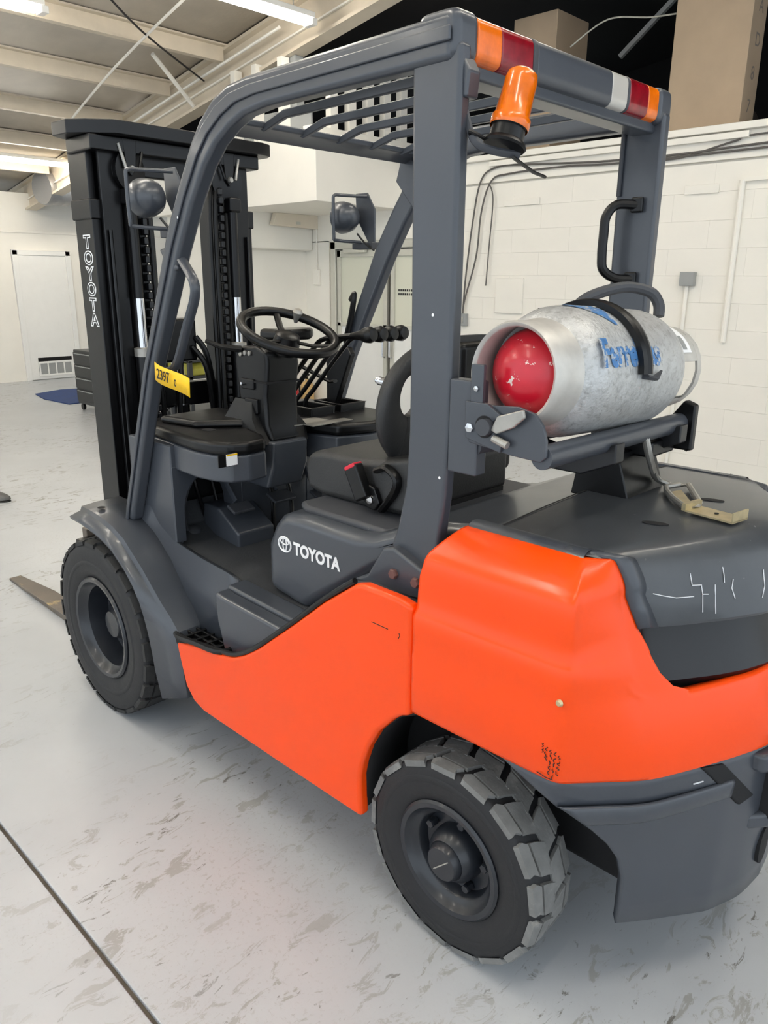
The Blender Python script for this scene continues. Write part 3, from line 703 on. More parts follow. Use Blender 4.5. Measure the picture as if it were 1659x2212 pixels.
build(B().prism([(-.34, .08), (-.34, -.10), (-.40, -.12), (-.46, -.06), (-.46, .08)], 'z', 1.372, 1.41), 'gauge_pod', BLACKP, ST, bevel=.014, seg=3)
wc = Vector((-.523, .093, 1.408)); wn = Vector((-.42, .02, 1)).normalized(); wr_ = .158
wa = Vector((0, 1, 0)).cross(wn).normalized(); wb = wn.cross(wa)
SW = part(B().tube([wc + (wa * math.cos(2 * math.pi * k / 48) + wb * math.sin(2 * math.pi * k / 48)) * wr_ for k in range(48)], .0155, 12, True), 'steering_wheel', BLACKP)
for an in (100, 220, 340):
    d = wa * math.cos(math.radians(an)) + wb * math.sin(math.radians(an))
    build(B().tube([wc - wn * .03 + d * .02, wc - wn * .022 + d * .09, wc + d * .155], .012, 8, flat=.5), 'spoke', BLACKP, SW)
build(B().lathe([(.04, -.075), (.045, -.04), (.04, -.012), (.03, -.006), (0, -.004)], wc, wn, 24), 'wheel_hub', BLACKP, SW)
build(B().lathe([(0, .03), (.012, .028), (.018, .018), (.014, .004), (.006, -.02)], wc + wb * -.11 + wa * .10, wn, 16), 'spinner_knob', STEEL, SW)
# ---- hydraulic levers
for k in range(4):
    y = -.055 - .05 * k
    p = [(-.30, y + .05, 1.09), (-.305, y + .048, 1.135), (-.34, y + .035, 1.18), (-.41, y + .015, 1.27), (-.475, y, 1.345), (-.51, y - .002, 1.372), (-.56, y - .004, 1.384), (-.66, y - .01, 1.396)]
    lv = part(B().tube(smoothpath(p, 5), .0085, 8), 'control_lever', BLACKP)
    e = Vector((-.655, y - .01, 1.394))
    build(B().lathe([(.010, 0), (.013, .02), (.017, .045), (.025, .065), (.027, .085), (.020, .10), (0, .104)], e, (-1, -.06, .10), 20), 'lever_knob', BLACKP, lv)
part(B().prism([(-.26, 1.10), (-.26, 1.29), (-.38, 1.33), (-.40, 1.30), (-.31, 1.10)], 'y', -.33, -.30), 'lever_bracket', BLACKP, bevel=.006)
part(B().tube([(-.27, -.16, 1.26), (-.35, -.24, 1.20), (-.38, -.24, 1.205)], .012, 8, flat=.6), 'park_brake', BLACKP)

# ---- seat
SE = part(B().prism([(-.775, .955), (-.765, 1.03), (-.79, 1.07), (-.85, 1.085), (-1.0, 1.083), (-1.12, 1.10), (-1.20, 1.09), (-1.20, .95), (-1.1, .945), (-.85, .942)], 'y', -.225, .245), 'seat', VINYL, bevel=.03, seg=4)
build(B().box(-1.2, -.82, -.20, .22, .93, .96), 'seat_base', DARK, SE)
def backrest():
    n = 48
    out = [(.115, 1.402), (.17, 1.378), (.212, 1.34), (.240, 1.295), (.254, 1.235), (.248, 1.18), (.225, 1.135), (.195, 1.10), (.18, 1.075), (.18, 1.0), (.15, .94), (-.15, .93), (-.24, .94), (-.285, .99), (-.29, 1.06), (-.27, 1.16), (-.275, 1.24), (-.27, 1.32), (-.25, 1.39), (-.20, 1.418), (.05, 1.418)]
    P = [Vector((0, y, z)) for y, z in out]; P = smoothpath(P + [P[0]], 4)[:-1]
    hc = Vector((0, .142, 1.266))
    ang = [math.atan2(p.z - hc.z, p.y - hc.y) for p in P]
    inn = [hc + Vector((0, .046 * math.cos(a), .060 * math.sin(a))) for a in ang]
    def at(p, x): return (x - (p.z - 1.2) * .12, p.y, p.z)
    ce = [p.lerp(q, .22) for p, q in zip(P, inn)]; ci = [p.lerp(q, .80) for p, q in zip(P, inn)]
    rows = [[at(p, -1.105) for p in P], [at(p, -1.085) for p in P], [at(p, -1.068) for p in ce], [at(p, -1.068) for p in ci], [at(p, -1.080) for p in inn], [at(p, -1.108) for p in inn], [at(p, -1.118) for p in ci], [at(p, -1.118) for p in ce]]
    return B().loft(rows + [rows[0]], True)
BR = part(backrest(), 'backrest', VINYL, ang=60)
build(B().box(-1.18, -1.12, -.27, .0, 1.0, 1.405), 'back_shell', BLACKP, BR, bevel=.02)
build(B().lathe([(.012, 0), (.012, .03), (.006, .04), (0, .042)], (-1.07, .185, 1.30), (.8, .5, .2), 14), 'adjust_knob', CHROME, BR)
build(B().tube([(-1.066, .185, 1.298), (-1.062, .19, 1.26), (-1.07, .19, 1.235)], [.016, .014, .006], 10), 'restraint_stop', BLACKP, BR)
BK = part(B().box(-.026, .026, -.016, .016, 0, .10, Matrix.Translation((-1.068, .278, .985)) @ Matrix.Rotation(math.radians(28), 4, 'Y')), 'seat_belt_buckle', BLACKP, bevel=.006)
build(B().box(-.022, .022, -.0168, .0168, .092, .104, Matrix.Translation((-1.068, .278, .985)) @ Matrix.Rotation(math.radians(28), 4, 'Y')), 'red_button', REDB, BK, bevel=.003)
build(B().prism([(-1.03, 1.0), (-1.07, .96), (-1.10, .955), (-1.12, .98), (-1.10, 1.02), (-1.06, 1.03)], 'y', .255, .272), 'anchor_plate', BLACKP, BK, bevel=.004)
build(B().lathe([(0, .008), (.012, .006), (.014, 0)], (-1.085, .272, .985), (0, 1, 0), 18), 'anchor_bolt', CHROME, BK)
part(B().tube(smoothpath([(-1.12, .262, .96), (-1.17, .265, 1.02), (-1.18, .265, 1.06), (-1.14, .265, 1.085), (-1.10, .262, 1.07)], 5), .016, 8, flat=.6), 'recline_lever', BLACKP)
part(B().prism([(-1.06, 1.06), (-1.12, 1.10), (-1.22, 1.12), (-1.24, 1.0), (-1.2, .96), (-1.10, .96)], 'y', .215, .255), 'seat_side', VINYL, bevel=.015, seg=3)

# ---- overhead guard
OG = empty('overhead_guard', (0, 0, 0), FL)
GO = [(-1.505, 2.050), (-1.2, 2.046), (-.86, 2.042), (-.78, 2.034), (-.715, 2.012), (-.655, 1.972), (-.605, 1.922), (-.53, 1.82), (-.45, 1.70), (-.248, 1.292), (-.045, .785), (-.03, .74)]
GI = [(-1.505, 1.968), (-1.2, 1.967), (-.93, 1.966), (-.845, 1.958), (-.785, 1.938), (-.72, 1.905), (-.665, 1.858), (-.592, 1.768), (-.51, 1.64), (-.305, 1.275), (-.103, .785), (-.09, .74)]
for s, ya, yb in ((1, .430, .48), (-1, -.435, -.385)):
    poly = GO + GI[::-1]
    lg = build(B().prism(poly, 'y', ya, yb), 'guard_leg', GRAY, OG, bevel=.014, seg=3)
    yo = yb if s > 0 else ya
    mid = [(lerp(a[0], b[0], .30), lerp(a[1], b[1], .30)) for a, b in zip(GO, GI)] + [(lerp(a[0], b[0], .62), lerp(a[1], b[1], .62)) for a, b in zip(GO, GI)][::-1]
    build(B().prism(mid, 'y', yo, yo + s * .007), 'leg_rib', GRAY, lg, bevel=.005)
RP = [(-1.398, 2.0), (-1.405, 1.5), (-1.405, 1.25), (-1.398, 1.12), (-1.375, 1.02), (-1.350, .95), (-1.47, .90), (-1.50, 1.0), (-1.515, 1.12), (-1.522, 1.25), (-1.522, 2.0)]
for s, ya, yb in ((1, .437, .472), (-1, -.415, -.378)):
    build(B().prism(RP, 'y', ya, yb), 'rear_pillar', GRAY, OG, bevel=.010, seg=3)
    ft = build(B().prism([(-1.25, .858), (-1.30, .885), (-1.35, .965), (-1.385, .975), (-1.50, .935), (-1.505, .875), (-1.36, .856)], 'y', s * .43, s * .497), 'pillar_foot', GRAY, OG, bevel=.008)
    for x, z in ((-1.392, .912), (-1.462, .91)):
        build(B().lathe([(0, .010), (.011, .010), (.013, .006), (.013, 0)], (x, s * .497, z), (0, s, 0), 6), 'foot_bolt', mat('rusty_bolt', (112, 78, 72), .6) if 'rusty_bolt' not in bpy.data.materials else bpy.data.materials['rusty_bolt'], ft, smooth=False)
part(B().prism([(-1.24, .852), (-1.32, .873), (-1.42, .868), (-1.512, .862), (-1.512, .80), (-1.30, .80)], 'y', .40, .53), 'frame_shelf', GRAY, bevel=.006)
# front cross member, longitudinal bars, rear beam
build(B().prism([(-.69, 1.988), (-.64, 1.982), (-.605, 1.962), (-.612, 1.950), (-.645, 1.966), (-.69, 1.970)], 'y', -.40, .44), 'cross_member', GRAY, OG, bevel=.006)
for y in (.29, .15, .01, -.13, -.27):
    pth = [(-1.47, 1.992), (-.78, 1.984), (-.68, 1.962), (-.66, 1.972), (-.70, 1.985), (-.78, 2.004), (-1.47, 2.014)]
    g = B(); n = len(pth)
    vs = [(x, y - .007 + (z - 1.99) * .25, z) for x, z in pth] + [(x, y + .007 + (z - 1.99) * .25, z) for x, z in pth]
    g.add(vs, [tuple(range(n)), tuple(range(2 * n - 1, n - 1, -1))] + [(i, (i + 1) % n, n + (i + 1) % n, n + i) for i in range(n)])
    build(g, 'roof_bar', GRAY, OG, bevel=.003, seg=1)
build(B().box(-1.495, -1.43, -.41, .45, 1.950, 1.985), 'rear_channel', GRAY, OG, bevel=.006)
RB = [(-1.464 + .049 * abs(math.cos(t)) ** .42 * (1 if math.cos(t) > 0 else -1), 2.014 + .042 * abs(math.sin(t)) ** .42 * (1 if math.sin(t) > 0 else -1)) for t in (2 * math.pi * (k + .5) / 40 for k in range(40))]
def beam(y0, y1, name, material, k=1.0, bev=.004):
    cx, cz = -1.464, 2.016
    return build(B().prism([(cx + (x - cx) * k, cz + (z - cz) * k) for x, z in RB], 'y', y1, y0), name, material, OG, bevel=bev, seg=3)
beam(.478, .408, 'end_cap', GRAY, 1.08, .022); beam(.410, .332, 'amber_lens', AMBER); beam(.332, .222, 'red_lens', REDL); beam(.222, .205, 'lens_collar', GRAYD, 1.03)
beam(.206, -.112, 'rear_beam', GRAY, 1.0); beam(-.112, -.19, 'reverse_lens', CLEARL, .99); beam(-.19, -.20, 'lens_collar', GRAYD, 1.01)
beam(-.20, -.298, 'red_lens', REDL); beam(-.298, -.356, 'amber_lens', AMBER); beam(-.354, -.428, 'end_cap', GRAY, 1.08, .022)
build(B().prism([(-1.50, 1.905), (-1.53, 1.905), (-1.535, 1.95), (-1.52, 1.975), (-1.50, 1.98)], 'y', .425, .462), 'corner_gusset', GRAY, OG, bevel=.005)
build(B().prism([(-.60, 1.99), (-.57, 1.90), (-.66, 1.80), (-.70, 1.93)], 'y', -.375, -.36), 'corner_gusset', GRAY, OG, bevel=.004)
for p_ in ((-1.4693, .4722, 1.504), (-.534, .4872, 1.736), (-1.50, .4722, 1.16)):
    build(B().lathe([(0, .0006), (.003, .0005), (.0035, 0)], p_, (0, 1, 0), 8), 'paint_chip', WHITE, OG)
# grab handles
build(B().tube(smoothpath([(-.455, .455, 1.655), (-.515, .462, 1.61), (-.565, .468, 1.565), (-.565, .468, 1.52), (-.51, .468, 1.43), (-.445, .465, 1.33), (-.39, .46, 1.30), (-.33, .455, 1.295)], 5), .016, 10, flat=.7), 'grab_handle', GRAY, OG)
build(B().prism([(-.40, 1.655), (-.455, 1.66), (-.50, 1.60), (-.46, 1.585)], 'y', .44, .478), 'handle_mount', GRAY, OG, bevel=.008)
build(B().tube(smoothpath([(-1.47, -.372, 1.775), (-1.43, -.335, 1.775), (-1.412, -.315, 1.745), (-1.41, -.313, 1.70), (-1.41, -.313, 1.64), (-1.415, -.318, 1.605), (-1.44, -.34, 1.583), (-1.475, -.372, 1.58)], 5), .013, 10), 'grab_handle', BLACKP, OG)
for z in (1.775, 1.58): build(B().box(-1.49, -1.455, -.375, -.362, z - .02, z + .02), 'handle_mount', BLACKP, OG, bevel=.005)
build(B().tube(smoothpath([(-.30, -.40, 1.50), (-.345, -.375, 1.52), (-.33, -.372, 1.44), (-.30, -.375, 1.36), (-.27, -.40, 1.32)], 5), .011, 8), 'grab_handle', BLACKP, OG)
build(B().tube([(-1.412, -.372, 1.96), (-1.412, -.372, 1.80)], .006, 8), 'cable_pipe', GRAYD, OG)

# ---- headlamps
def headlamp(x, y, z, s):
    hl = part(B().lathe([(.0, -.052), (.018, -.050), (.037, -.038), (.051, -.016), (.057, .01), (.058, .028), (.052, .032), (.0, .034)], (x, y, z), (1, 0, 0), 32), 'headlamp', GRAY)
    build(B().prism([(x - .045, z + .09), (x + .02, z + .09), (x + .015, z + .0), (x - .0, z - .02), (x - .05, z - .09), (x - .085, z - .10), (x - .085, z + .03)], 'y', y - s * .075, y - s * .068), 'lamp_bracket', GRAY, hl, bevel=.003)
    build(B().box(x - .11, x + .0, y - s * .074, y - s * .03, z - .115, z - .09), 'lamp_bracket', GRAYD, hl, bevel=.003)
    yy = y + s * .068
    build(B().tube(smoothpath([(x - .05, y - s * .06, z + .075), (x - .01, y + s * .03, z + .075), (x - .01, yy, z + .072), (x - .01, yy + s * .006, z + .05), (x - .01, yy + s * .004, z - .07), (x - .01, yy - s * .01, z - .085), (x - .05, y - s * .03, z - .09)], 3), .006, 8), 'wire_guard', GRAY, hl)
    build(B().tube(smoothpath([(x - .06, y, z - .06), (x - .09, y - s * .02, z - .10), (x - .13, y - s * .02, z - .12)], 4), .004, 6), 'lamp_wire', BLACKP, hl)
headlamp(-.275, .425, 1.808, 1); headlamp(-.275, -.40, 1.80, 1)

# ---- beacon under the rear beam
b0 = Vector((-1.582, .407, 1.818)); bd = (Vector((-1.588, .367, 1.945)) - b0).normalized()
BC = part(B().lathe([(0, .0), (.040, .0), (.043, .004), (.040, .010), (.034, .014), (.033, .036), (.036, .04)], b0, bd, 32), 'beacon', BLACKP)
build(B().lathe([(.037, .036), (.0385, .040), (.0385, .054), (.034, .058), (.033, .085), (.0325, .086), (.0315, .125), (.029, .137), (.022, .143), (0, .145)], b0, bd, 36), 'beacon_lens', AMBER, BC, ang=50)
build(B().tube(smoothpath([(-1.50, .44, 1.93), (-1.52, .445, 1.87), (-1.545, .45, 1.828), (-1.57, .43, 1.812), (-1.60, .38, 1.806)], 5), .008, 8, flat=.6), 'beacon_bracket', GRAYD, BC)
build(B().tube([(-1.60, .40, 1.80), (-1.58, .30, 1.785), (-1.57, .24, 1.782)], .0035, 6), 'beacon_pin', BLACKP, BC)
build(B().tube(smoothpath([(-1.53, .43, 1.83), (-1.54, .46, 1.845), (-1.56, .43, 1.83)], 4), .004, 6), 'beacon_wire', BLACKP, BC)

# ---- mast
MA = empty('mast', (.083, 0, 0), FL); MA.scale = (1, .9, 1)
def rail(s):
    # outer channel: web towards the outside, flanges inwards
    g = B(); x0, x1 = .175, .315
    g.prism([(x0, s * .39), (x1, s * .39), (x1, s * .31), (x1 - .02, s * .31), (x1 - .02, s * .372), (x0 + .02, s * .372), (x0 + .02, s * .31), (x0, s * .31)], 'z', .12, 1.80)
    o = build(g, 'outer_rail', BLACK, MA, bevel=.004)
    build(B().box(x0 - .008, x1 + .008, s * .318, s * .398, 1.775, 1.845), 'rail_collar', BLACK, o, bevel=.006)
    g = B(); x0, x1 = .15, .30
    g.prism([(x0, s * .355), (x0, s * .27), (x1, s * .27), (x1, s * .355), (x1 - .018, s * .355), (x1 - .018, s * .29), (x0 + .018, s * .29), (x0 + .018, s * .355)], 'z', .15, 2.05)
    i = build(g, 'inner_rail', BLACK, MA, bevel=.004)
    build(B().prism([(.165, s * .268), (.165, s * .195), (.30, s * .195), (.30, s * .215), (.185, s * .215), (.185, s * .268)], 'z', .15, 2.04), 'inner_rail', BLACK, MA, bevel=.004)
    build(B().box(.19, .335, s * .355, s * .385, 1.84, 2.05), 'rail_extension', BLACK, i, bevel=.004)
    # lift cylinder
    c = build(B().tube([(.125, s * .245, .2), (.125, s * .245, 1.30)], .034, 20), 'lift_cylinder', BLACK, MA)
    build(B().tube([(.125, s * .245, 1.30), (.125, s * .245, 1.83)], .021, 16), 'cylinder_rod', BLACK, c)
    build(B().tube([(.125, s * .245, 1.30), (.125, s * .245, 1.50)], .0215, 16), 'cylinder_rod', CHROME, c)  # chrome sleeve stands in for a reflection on the black rod
    build(B().box(.095, .155, s * .215, s * .275, 1.83, 1.885), 'rod_head', BLACK, c, bevel=.008)
    build(B().lathe([(.037, 0), (.037, .03), (.022, .034)], (.125, s * .245, 1.285), (0, 0, 1), 20), 'gland', STEEL, c)
    # chain made of separate links
    build(B().box(.148, .154, s * .176, s * .204, .4, 1.93), 'chain_plate', BLACK, MA)
    first = None
    for k in range(46):
        z = .42 + k * .033
        if first is None:
            q = B().box(-.012, .012, -.011, .011, -.014, .014); first = build(q, 'chain_link', TREADM if False else DARKIN, MA, bevel=.005, seg=1); ob = first
        else:
            ob = first.copy(); link(ob, MA)
        ob.location = (.13 + (.004 if k % 2 else 0), s * .190, z)
    sh = build(B().lathe([(.0, -.02), (.05, -.02), (.072, -.018), (.066, -.010), (.066, .010), (.072, .018), (.05, .02), (0, .02)], (.15, s * .235, 1.945), (.92, s * .15, 0), 36), 'chain_sheave', BLACK, MA)
    build(B().prism([(s * .265, 2.05), (s * .205, 2.05), (s * .215, 1.95), (s * .235, 1.925), (s * .255, 1.95)], 'x', .118, .128), 'sheave_bracket', BLACK, sh, bevel=.003)
    build(B().lathe([(0, .012), (.010, .012), (.012, 0)], (.118, s * .236, 1.95), (-1, 0, 0), 8), 'sheave_bolt', STEEL, sh)
    build(B().tube([(.118, s * .285, 2.03), (.112, s * .262, 1.95)], .006, 8), 'sheave_guard', STEEL, sh)
    build(B().tube([(.118, s * .185, 2.01), (.112, s * .205, 1.95)], .006, 8), 'sheave_guard', BLACK, sh)
    # hoses on the mast
    for q, (yy, xx) in enumerate(((.165, .16), (.148, .175))):
        build(B().tube(smoothpath([(xx, s * (yy + .04), 1.95), (xx - .02, s * yy, 1.80), (xx - .02, s * yy, 1.2), (xx - .02, s * yy, .6)], 5), .011, 8), 'mast_hose', BLACKP, MA)
    build(B().tube([(.14, s * .335, .5), (.14, s * .335, 1.74)], .007, 8), 'rail_pipe', BLACK, MA)
    return o
rl = rail(1); rail(-1)
TPL = [(.075, .29), (.08, .32), (.14, .40), (.20, .448), (.30, .455), (.33, .40), (.33, -.40), (.30, -.462), (.13, -.462), (.095, -.445), (.07, -.38)]
tp = build(B().prism(TPL, 'z', 2.052, 2.098), 'mast_top_plate', BLACK, MA, bevel=.004)
for y in (-.39,): build(B().lathe([(0, -.001), (.022, -.001), (.022, .002)], (.20, y, 2.052), (0, 0, -1), 20), 'plate_hole', DARK, tp)
build(B().box(.12, .31, -.40, .40, 2.0, 2.052).box(.16, .19, -.30, .30, 1.93, 2.01), 'top_tie_bar', BLACK, MA, bevel=.006)
for z in (.30, 1.05): build(B().box(.26, .31, -.35, .35, z, z + .10), 'cross_tie', BLACK, MA, bevel=.006)
# middle cylinder with hose block
cc = build(B().tube([(.27, -.01, .15), (.27, -.01, 1.06)], .045, 20), 'free_lift_cylinder', BLACK, MA)
build(B().tube([(.27, -.01, 1.06), (.27, -.01, 1.24)], .028, 16), 'cylinder_rod', CHROME, cc)
build(B().box(.22, .32, -.09, .09, 1.24, 1.415), 'cylinder_head', BLACK, cc, bevel=.012)
for k, p in enumerate(([(.22, -.08, 1.34), (.20, -.12, 1.27), (.20, -.15, 1.10), (.20, -.16, .8)], [(.22, -.06, 1.30), (.18, -.10, 1.22), (.18, -.125, 1.05), (.18, -.13, .8)], [(.22, 0, 1.3), (.19, .03, 1.2), (.19, .05, 1.0), (.19, .05, .7)])):
    build(B().tube(smoothpath(p, 6), .013, 8), 'mast_hose', BLACKP, cc)
# mast lettering: outlined, reading downwards
for k, ch in enumerate('TOYOTA'):
    z = 1.716 - k * .0555
    me_c = text_mesh(ch, .064); xs_ = [v.co.x for v in me_c.vertices]; cx_ = (min(xs_) + max(xs_)) / 2
    M = frame((.232, .3908, z - .032), (-1, 0, 0), (0, 0, 1)) @ Matrix.Diagonal((1.3, 1.0, 1, 1)) @ Matrix.Translation((-cx_, -.007, 0))
    text(ch, 'mast_letter', WHITE, .064, M, rl, offset=.0035)
    text(ch, 'mast_letter_fill', BLACK, .064, Matrix.Translation((0, .0010, 0)) @ M, rl, offset=-.0008)
# carriage and forks
CA = empty('carriage', (.09, 0, 0), FL)
for z in (.10, .42): build(B().box(.38, .42, -.44, .44, z, z + .10), 'carriage_bar', BLACK, CA, bevel=.006)
for y in (-.30, .30): build(B().box(.30, .38, y - .03, y + .03, .10, .55), 'carriage_bracket', BLACK, CA, bevel=.006)
for s in (1, -1):
    yc = .34 * s
    pr = [(.42, .55), (.42, .03), (.44, .002), (.47, .0), (1.49, .0), (1.51, .006), (1.495, .014), (1.1, .036), (.50, .042), (.465, .06), (.462, .55)]
    f = build(B().prism(pr, 'y', yc - .05, yc + .05), 'fork', FORKM, CA, bevel=.004)
    f['label'] = 'bare steel fork lying on the floor'
    # rounded tip
    md = f.data
    for v in md.vertices:
        if v.co.x > 1.46: v.co.y = yc + (v.co.y - yc) * .62
for k in range(2, 5): build(B().box(.43, .445, -.45 + k * .15 - .012, -.45 + k * .15 + .012, .52, .92), 'load_backrest_bar', BLACK, CA, bevel=.004)
build(B().box(.425, .45, -.18, .18, .90, .94), 'load_backrest_bar', BLACK, CA, bevel=.004)
for s in (1, -1): build(B().tube([(.10, s * .25, .42), (-.18, s * .22, .42)], .035, 14), 'tilt_cylinder', BLACK, CA)

# ---- gas cylinder cradle
CR = empty('tank_cradle', (0, 0, 0), FL)
build(B().box(-1.598, -1.522, .438, .474, 1.18, 1.378), 'cradle_mount', GRAY, CR, bevel=.004)
cp = build(B().prism([(-1.574, 1.338), (-1.633, 1.335), (-1.699, 1.339), (-1.735, 1.330), (-1.756, 1.308), (-1.765, 1.280), (-1.767, 1.249), (-1.754, 1.237), (-1.684, 1.240), (-1.578, 1.252)], 'y', .468, .476), 'cradle_plate', GRAY, CR, bevel=.002)
build(B().prism([(-1.572, 1.338), (-1.628, 1.338), (-1.662, 1.318), (-1.64, 1.30), (-1.655, 1.27), (-1.668, 1.262), (-1.664, 1.243), (-1.576, 1.262)], 'y', .476, .484), 'cradle_plate', GRAY, CR, bevel=.002)
build(B().box(-1.613, -1.582, .470, .480, 1.33, 1.413), 'cradle_upright', GRAY, CR, bevel=.002)
build(B().lathe([(.010, 0), (.010, .006), (0, .007)], (-1.589, .484, 1.285), (0, 1, 0), 6), 'cradle_bolt', CHROME, CR, smooth=False)
build(B().lathe([(.006, 0), (.006, .004), (0, .005)], (-1.598, .480, 1.365), (0, 1, 0), 6), 'cradle_bolt', CHROME, CR, smooth=False)
build(B().lathe([(0, .001), (.023, .001), (.023, 0)], (-1.624, .484, 1.291), (0, 1, 0), 24), 'latch_hole', DARK, CR)
build(B().tube([(-1.63, .47, 1.291), (-1.632, .502, 1.293)], .017, 18), 'latch_pin', GRAYD, CR)
build(B().prism([(-1.645, 1.288), (-1.66, 1.318), (-1.72, 1.338), (-1.725, 1.322), (-1.70, 1.30), (-1.66, 1.282)], 'y', .486, .494), 'latch_arm', STEEL, CR, bevel=.003)
build(B().tube([(-1.65, .488, 1.272), (-1.685, .488, 1.262)], .008, 10), 'latch_rod', STEEL, CR)
build(B().box(-1.552, -1.544, .165, .195, 1.22, 1.515).box(-1.575, -1.544, .165, .195, 1.507, 1.515), 'cradle_hook', BLACK, CR)
build(B().tube([(-1.752, .468, 1.245), (-1.752, -.15, 1.238)], .024, 16), 'cradle_tube', GRAY, CR)
build(B().tube([(-1.585, .468, 1.245), (-1.585, -.30, 1.235)], .022, 16), 'cradle_tube', GRAYD, CR)
for y in (.22, -.10): build(B().prism([(-1.79, 1.245), (-1.74, 1.225), (-1.667, 1.21), (-1.60, 1.225), (-1.55, 1.245), (-1.55, 1.19), (-1.62, 1.165), (-1.71, 1.165), (-1.79, 1.20)], 'y', y - .02, y + .02), 'cradle_saddle', DARKIN, CR, bevel=.004)
build(B().prism([(-1.60, 1.18), (-1.70, 1.18), (-1.74, 1.06), (-1.58, 1.06)], 'y', -.14, .05), 'cradle_post', BLACK, CR, bevel=.004)
build(B().prism([(-1.79, 1.285), (-1.76, 1.295), (-1.72, 1.24), (-1.60, 1.225), (-1.60, 1.17), (-1.79, 1.17)], 'y', -.175, -.15), 'cradle_end_plate', BLACK, CR, bevel=.006)
build(B().box(-1.75, -1.58, -.15, -.02, 1.165, 1.205), 'cradle_slide', BLACK, CR, bevel=.008)
build(B().tube([(-1.70, -.19, 1.185), (-1.745, -.235, 1.17)], .010, 10), 'release_rod', BLACK, CR)
build(B().lathe([(.008, 0), (.018, .006), (.020, .012), (.013, .018), (0, .02)], (-1.738, -.23, 1.172), (-.7, -.5, -.15), 18), 'release_knob', BLACKP, CR)

# tank axis
TA = Vector((-1.665, .455, 1.397)); TB = Vector((-1.672, -.41, 1.356)); td = (TB - TA).normalized(); TLEN = (TB - TA).length
RT = .137
tu = Vector((0, 0, 1)); tu = (tu - td * tu.dot(td)).normalized(); tw = td.cross(tu)   # tw points away from the rear
if tw.x > 0: tw = -tw
def tp_(h, ang, r): return TA + td * h + (tu * math.cos(ang) + tw * math.sin(ang)) * r
# strap and hoop belong to the cradle
def strap(h, a0, a1, r0, wid, th, name, material):
    rows = []
    for k in range(29):
        a = lerp(a0, a1, k / 28); rows.append([tp_(h - wid / 2, a, r0), tp_(h - wid / 2, a, r0 + th), tp_(h - wid * .2, a, r0 + th * 1.25), tp_(h, a, r0 + th * .7), tp_(h + wid * .2, a, r0 + th * 1.25), tp_(h + wid / 2, a, r0 + th), tp_(h + wid / 2, a, r0)])
    return build(B().loft(rows, True, True), name, material, CR, ang=30)
strap(.270, math.radians(-80), math.radians(88), RT + .002, .042, .012, 'hold_strap', BLACKP)
build(B().tube([tp_(.27, math.radians(90), RT + .006), tp_(.31, math.radians(92), RT + .010), tp_(.345, math.radians(86), RT + .006)], [.012, .010, .003], 8, flat=.5), 'strap_end', GRAYD, CR)
build(B().tube(smoothpath([tp_(.33, math.radians(-38), RT + .008), tp_(.37, math.radians(-24), RT + .035), tp_(.45, math.radians(-8), RT + .05), tp_(.495, math.radians(6), RT + .042), tp_(.51, math.radians(14), RT + .02), tp_(.505, math.radians(20), RT - .006)], 6), .013, 10), 'gas_hose', GRAYD, CR)
# over-centre latch hanging from the tube, resting on the hood
LT = [Vector((-1.76, .05, 1.24)), Vector((-1.768, .035, 1.19)), Vector((-1.755, -.03, 1.135)), Vector((-1.74, -.09, 1.102)), Vector((-1.765, -.105, 1.088))]
la = build(B().tube(smoothpath(LT, 4), [.010] * 17, 8, flat=.7), 'latch_link', STEEL, CR)
for k in (-1, 1):
    build(B().tube([Vector(p) + Vector((-.006 * k, .012 * k, 0)) for p in LT[:3]], .006, 6), 'latch_link', STEEL, CR)
rg = [(-1.768, -.085, 1.087), (-1.782, -.128, 1.087), (-1.80, -.143, 1.087), (-1.885, -.005, 1.087), (-1.893, .03, 1.087), (-1.885, .065, 1.087), (-1.822, .0, 1.087), (-1.785, -.05, 1.087)]
rg_ = [(-1.768, -.112, 1.087), (-1.778, -.135, 1.087), (-1.80, -.135, 1.087), (-1.868, -.05, 1.087), (-1.875, -.02, 1.087), (-1.855, .02, 1.087), (-1.79, -.06, 1.087), (-1.765, -.09, 1.087)]
build(B().tube(rg, .007, 8, True), 'latch_ring', STEEL, CR)
M = frame((-1.888, .045, 1.084), (-.985, .17, 0), (-.17, -.985, 0))
build(B().prism([(-1.80, -.10), (-1.87, .0), (-1.875, .04), (-1.825, -.01), (-1.79, -.06)], 'z', 1.080, 1.083), 'latch_plate', BRASS, CR)
build(B().box(0, .115, -.030, .030, -.002, .002, M).box(.112, .115, -.030, .030, .0, .022, M).box(-.006, .004, -.032, .032, .0, .016, M), 'latch_plate', BRASS, CR)
build(B().lathe([(0, .001), (.005, .001), (.005, 0)], M @ Vector((.06, .0, .003)), (0, 0, 1), 12), 'latch_hole', DARK, CR)

# ================================================================== GAS CYLINDER
GT = tag(empty('gas_cylinder', TA), 'aluminium gas cylinder with red domed end lying in the cradle behind the forklift mast guard', 'gas cylinder')
GT['label'] = 'dull aluminium gas cylinder with red end, lying in the cradle behind the seat'
def tpart(g, name, material, **k):
    o = build(g, name, material, GT, **k); o.matrix_parent_inverse = Matrix.Translation(-TA); return o
body = [(.0, .075), (.04, .072), (.075, .08), (.093, .088), (.104, .082), (.116, .092), (.127, .108), (.134, .13), (RT, .155), (RT, .45), (.134, .475), (.125, .505), (.108, .53), (.08, .548), (.0, .555)]
tpart(B().lathe(body, TA, td, 64), 'tank_body', ALU, ang=50)
tpart(B().lathe([(.094, .0), (.100, -.004), (.104, .004), (.104, .05), (.110, .085), (.106, .09), (.097, .05), (.092, .004)], TA, td, 64, closed=True), 'foot_ring', ALUL, ang=40)
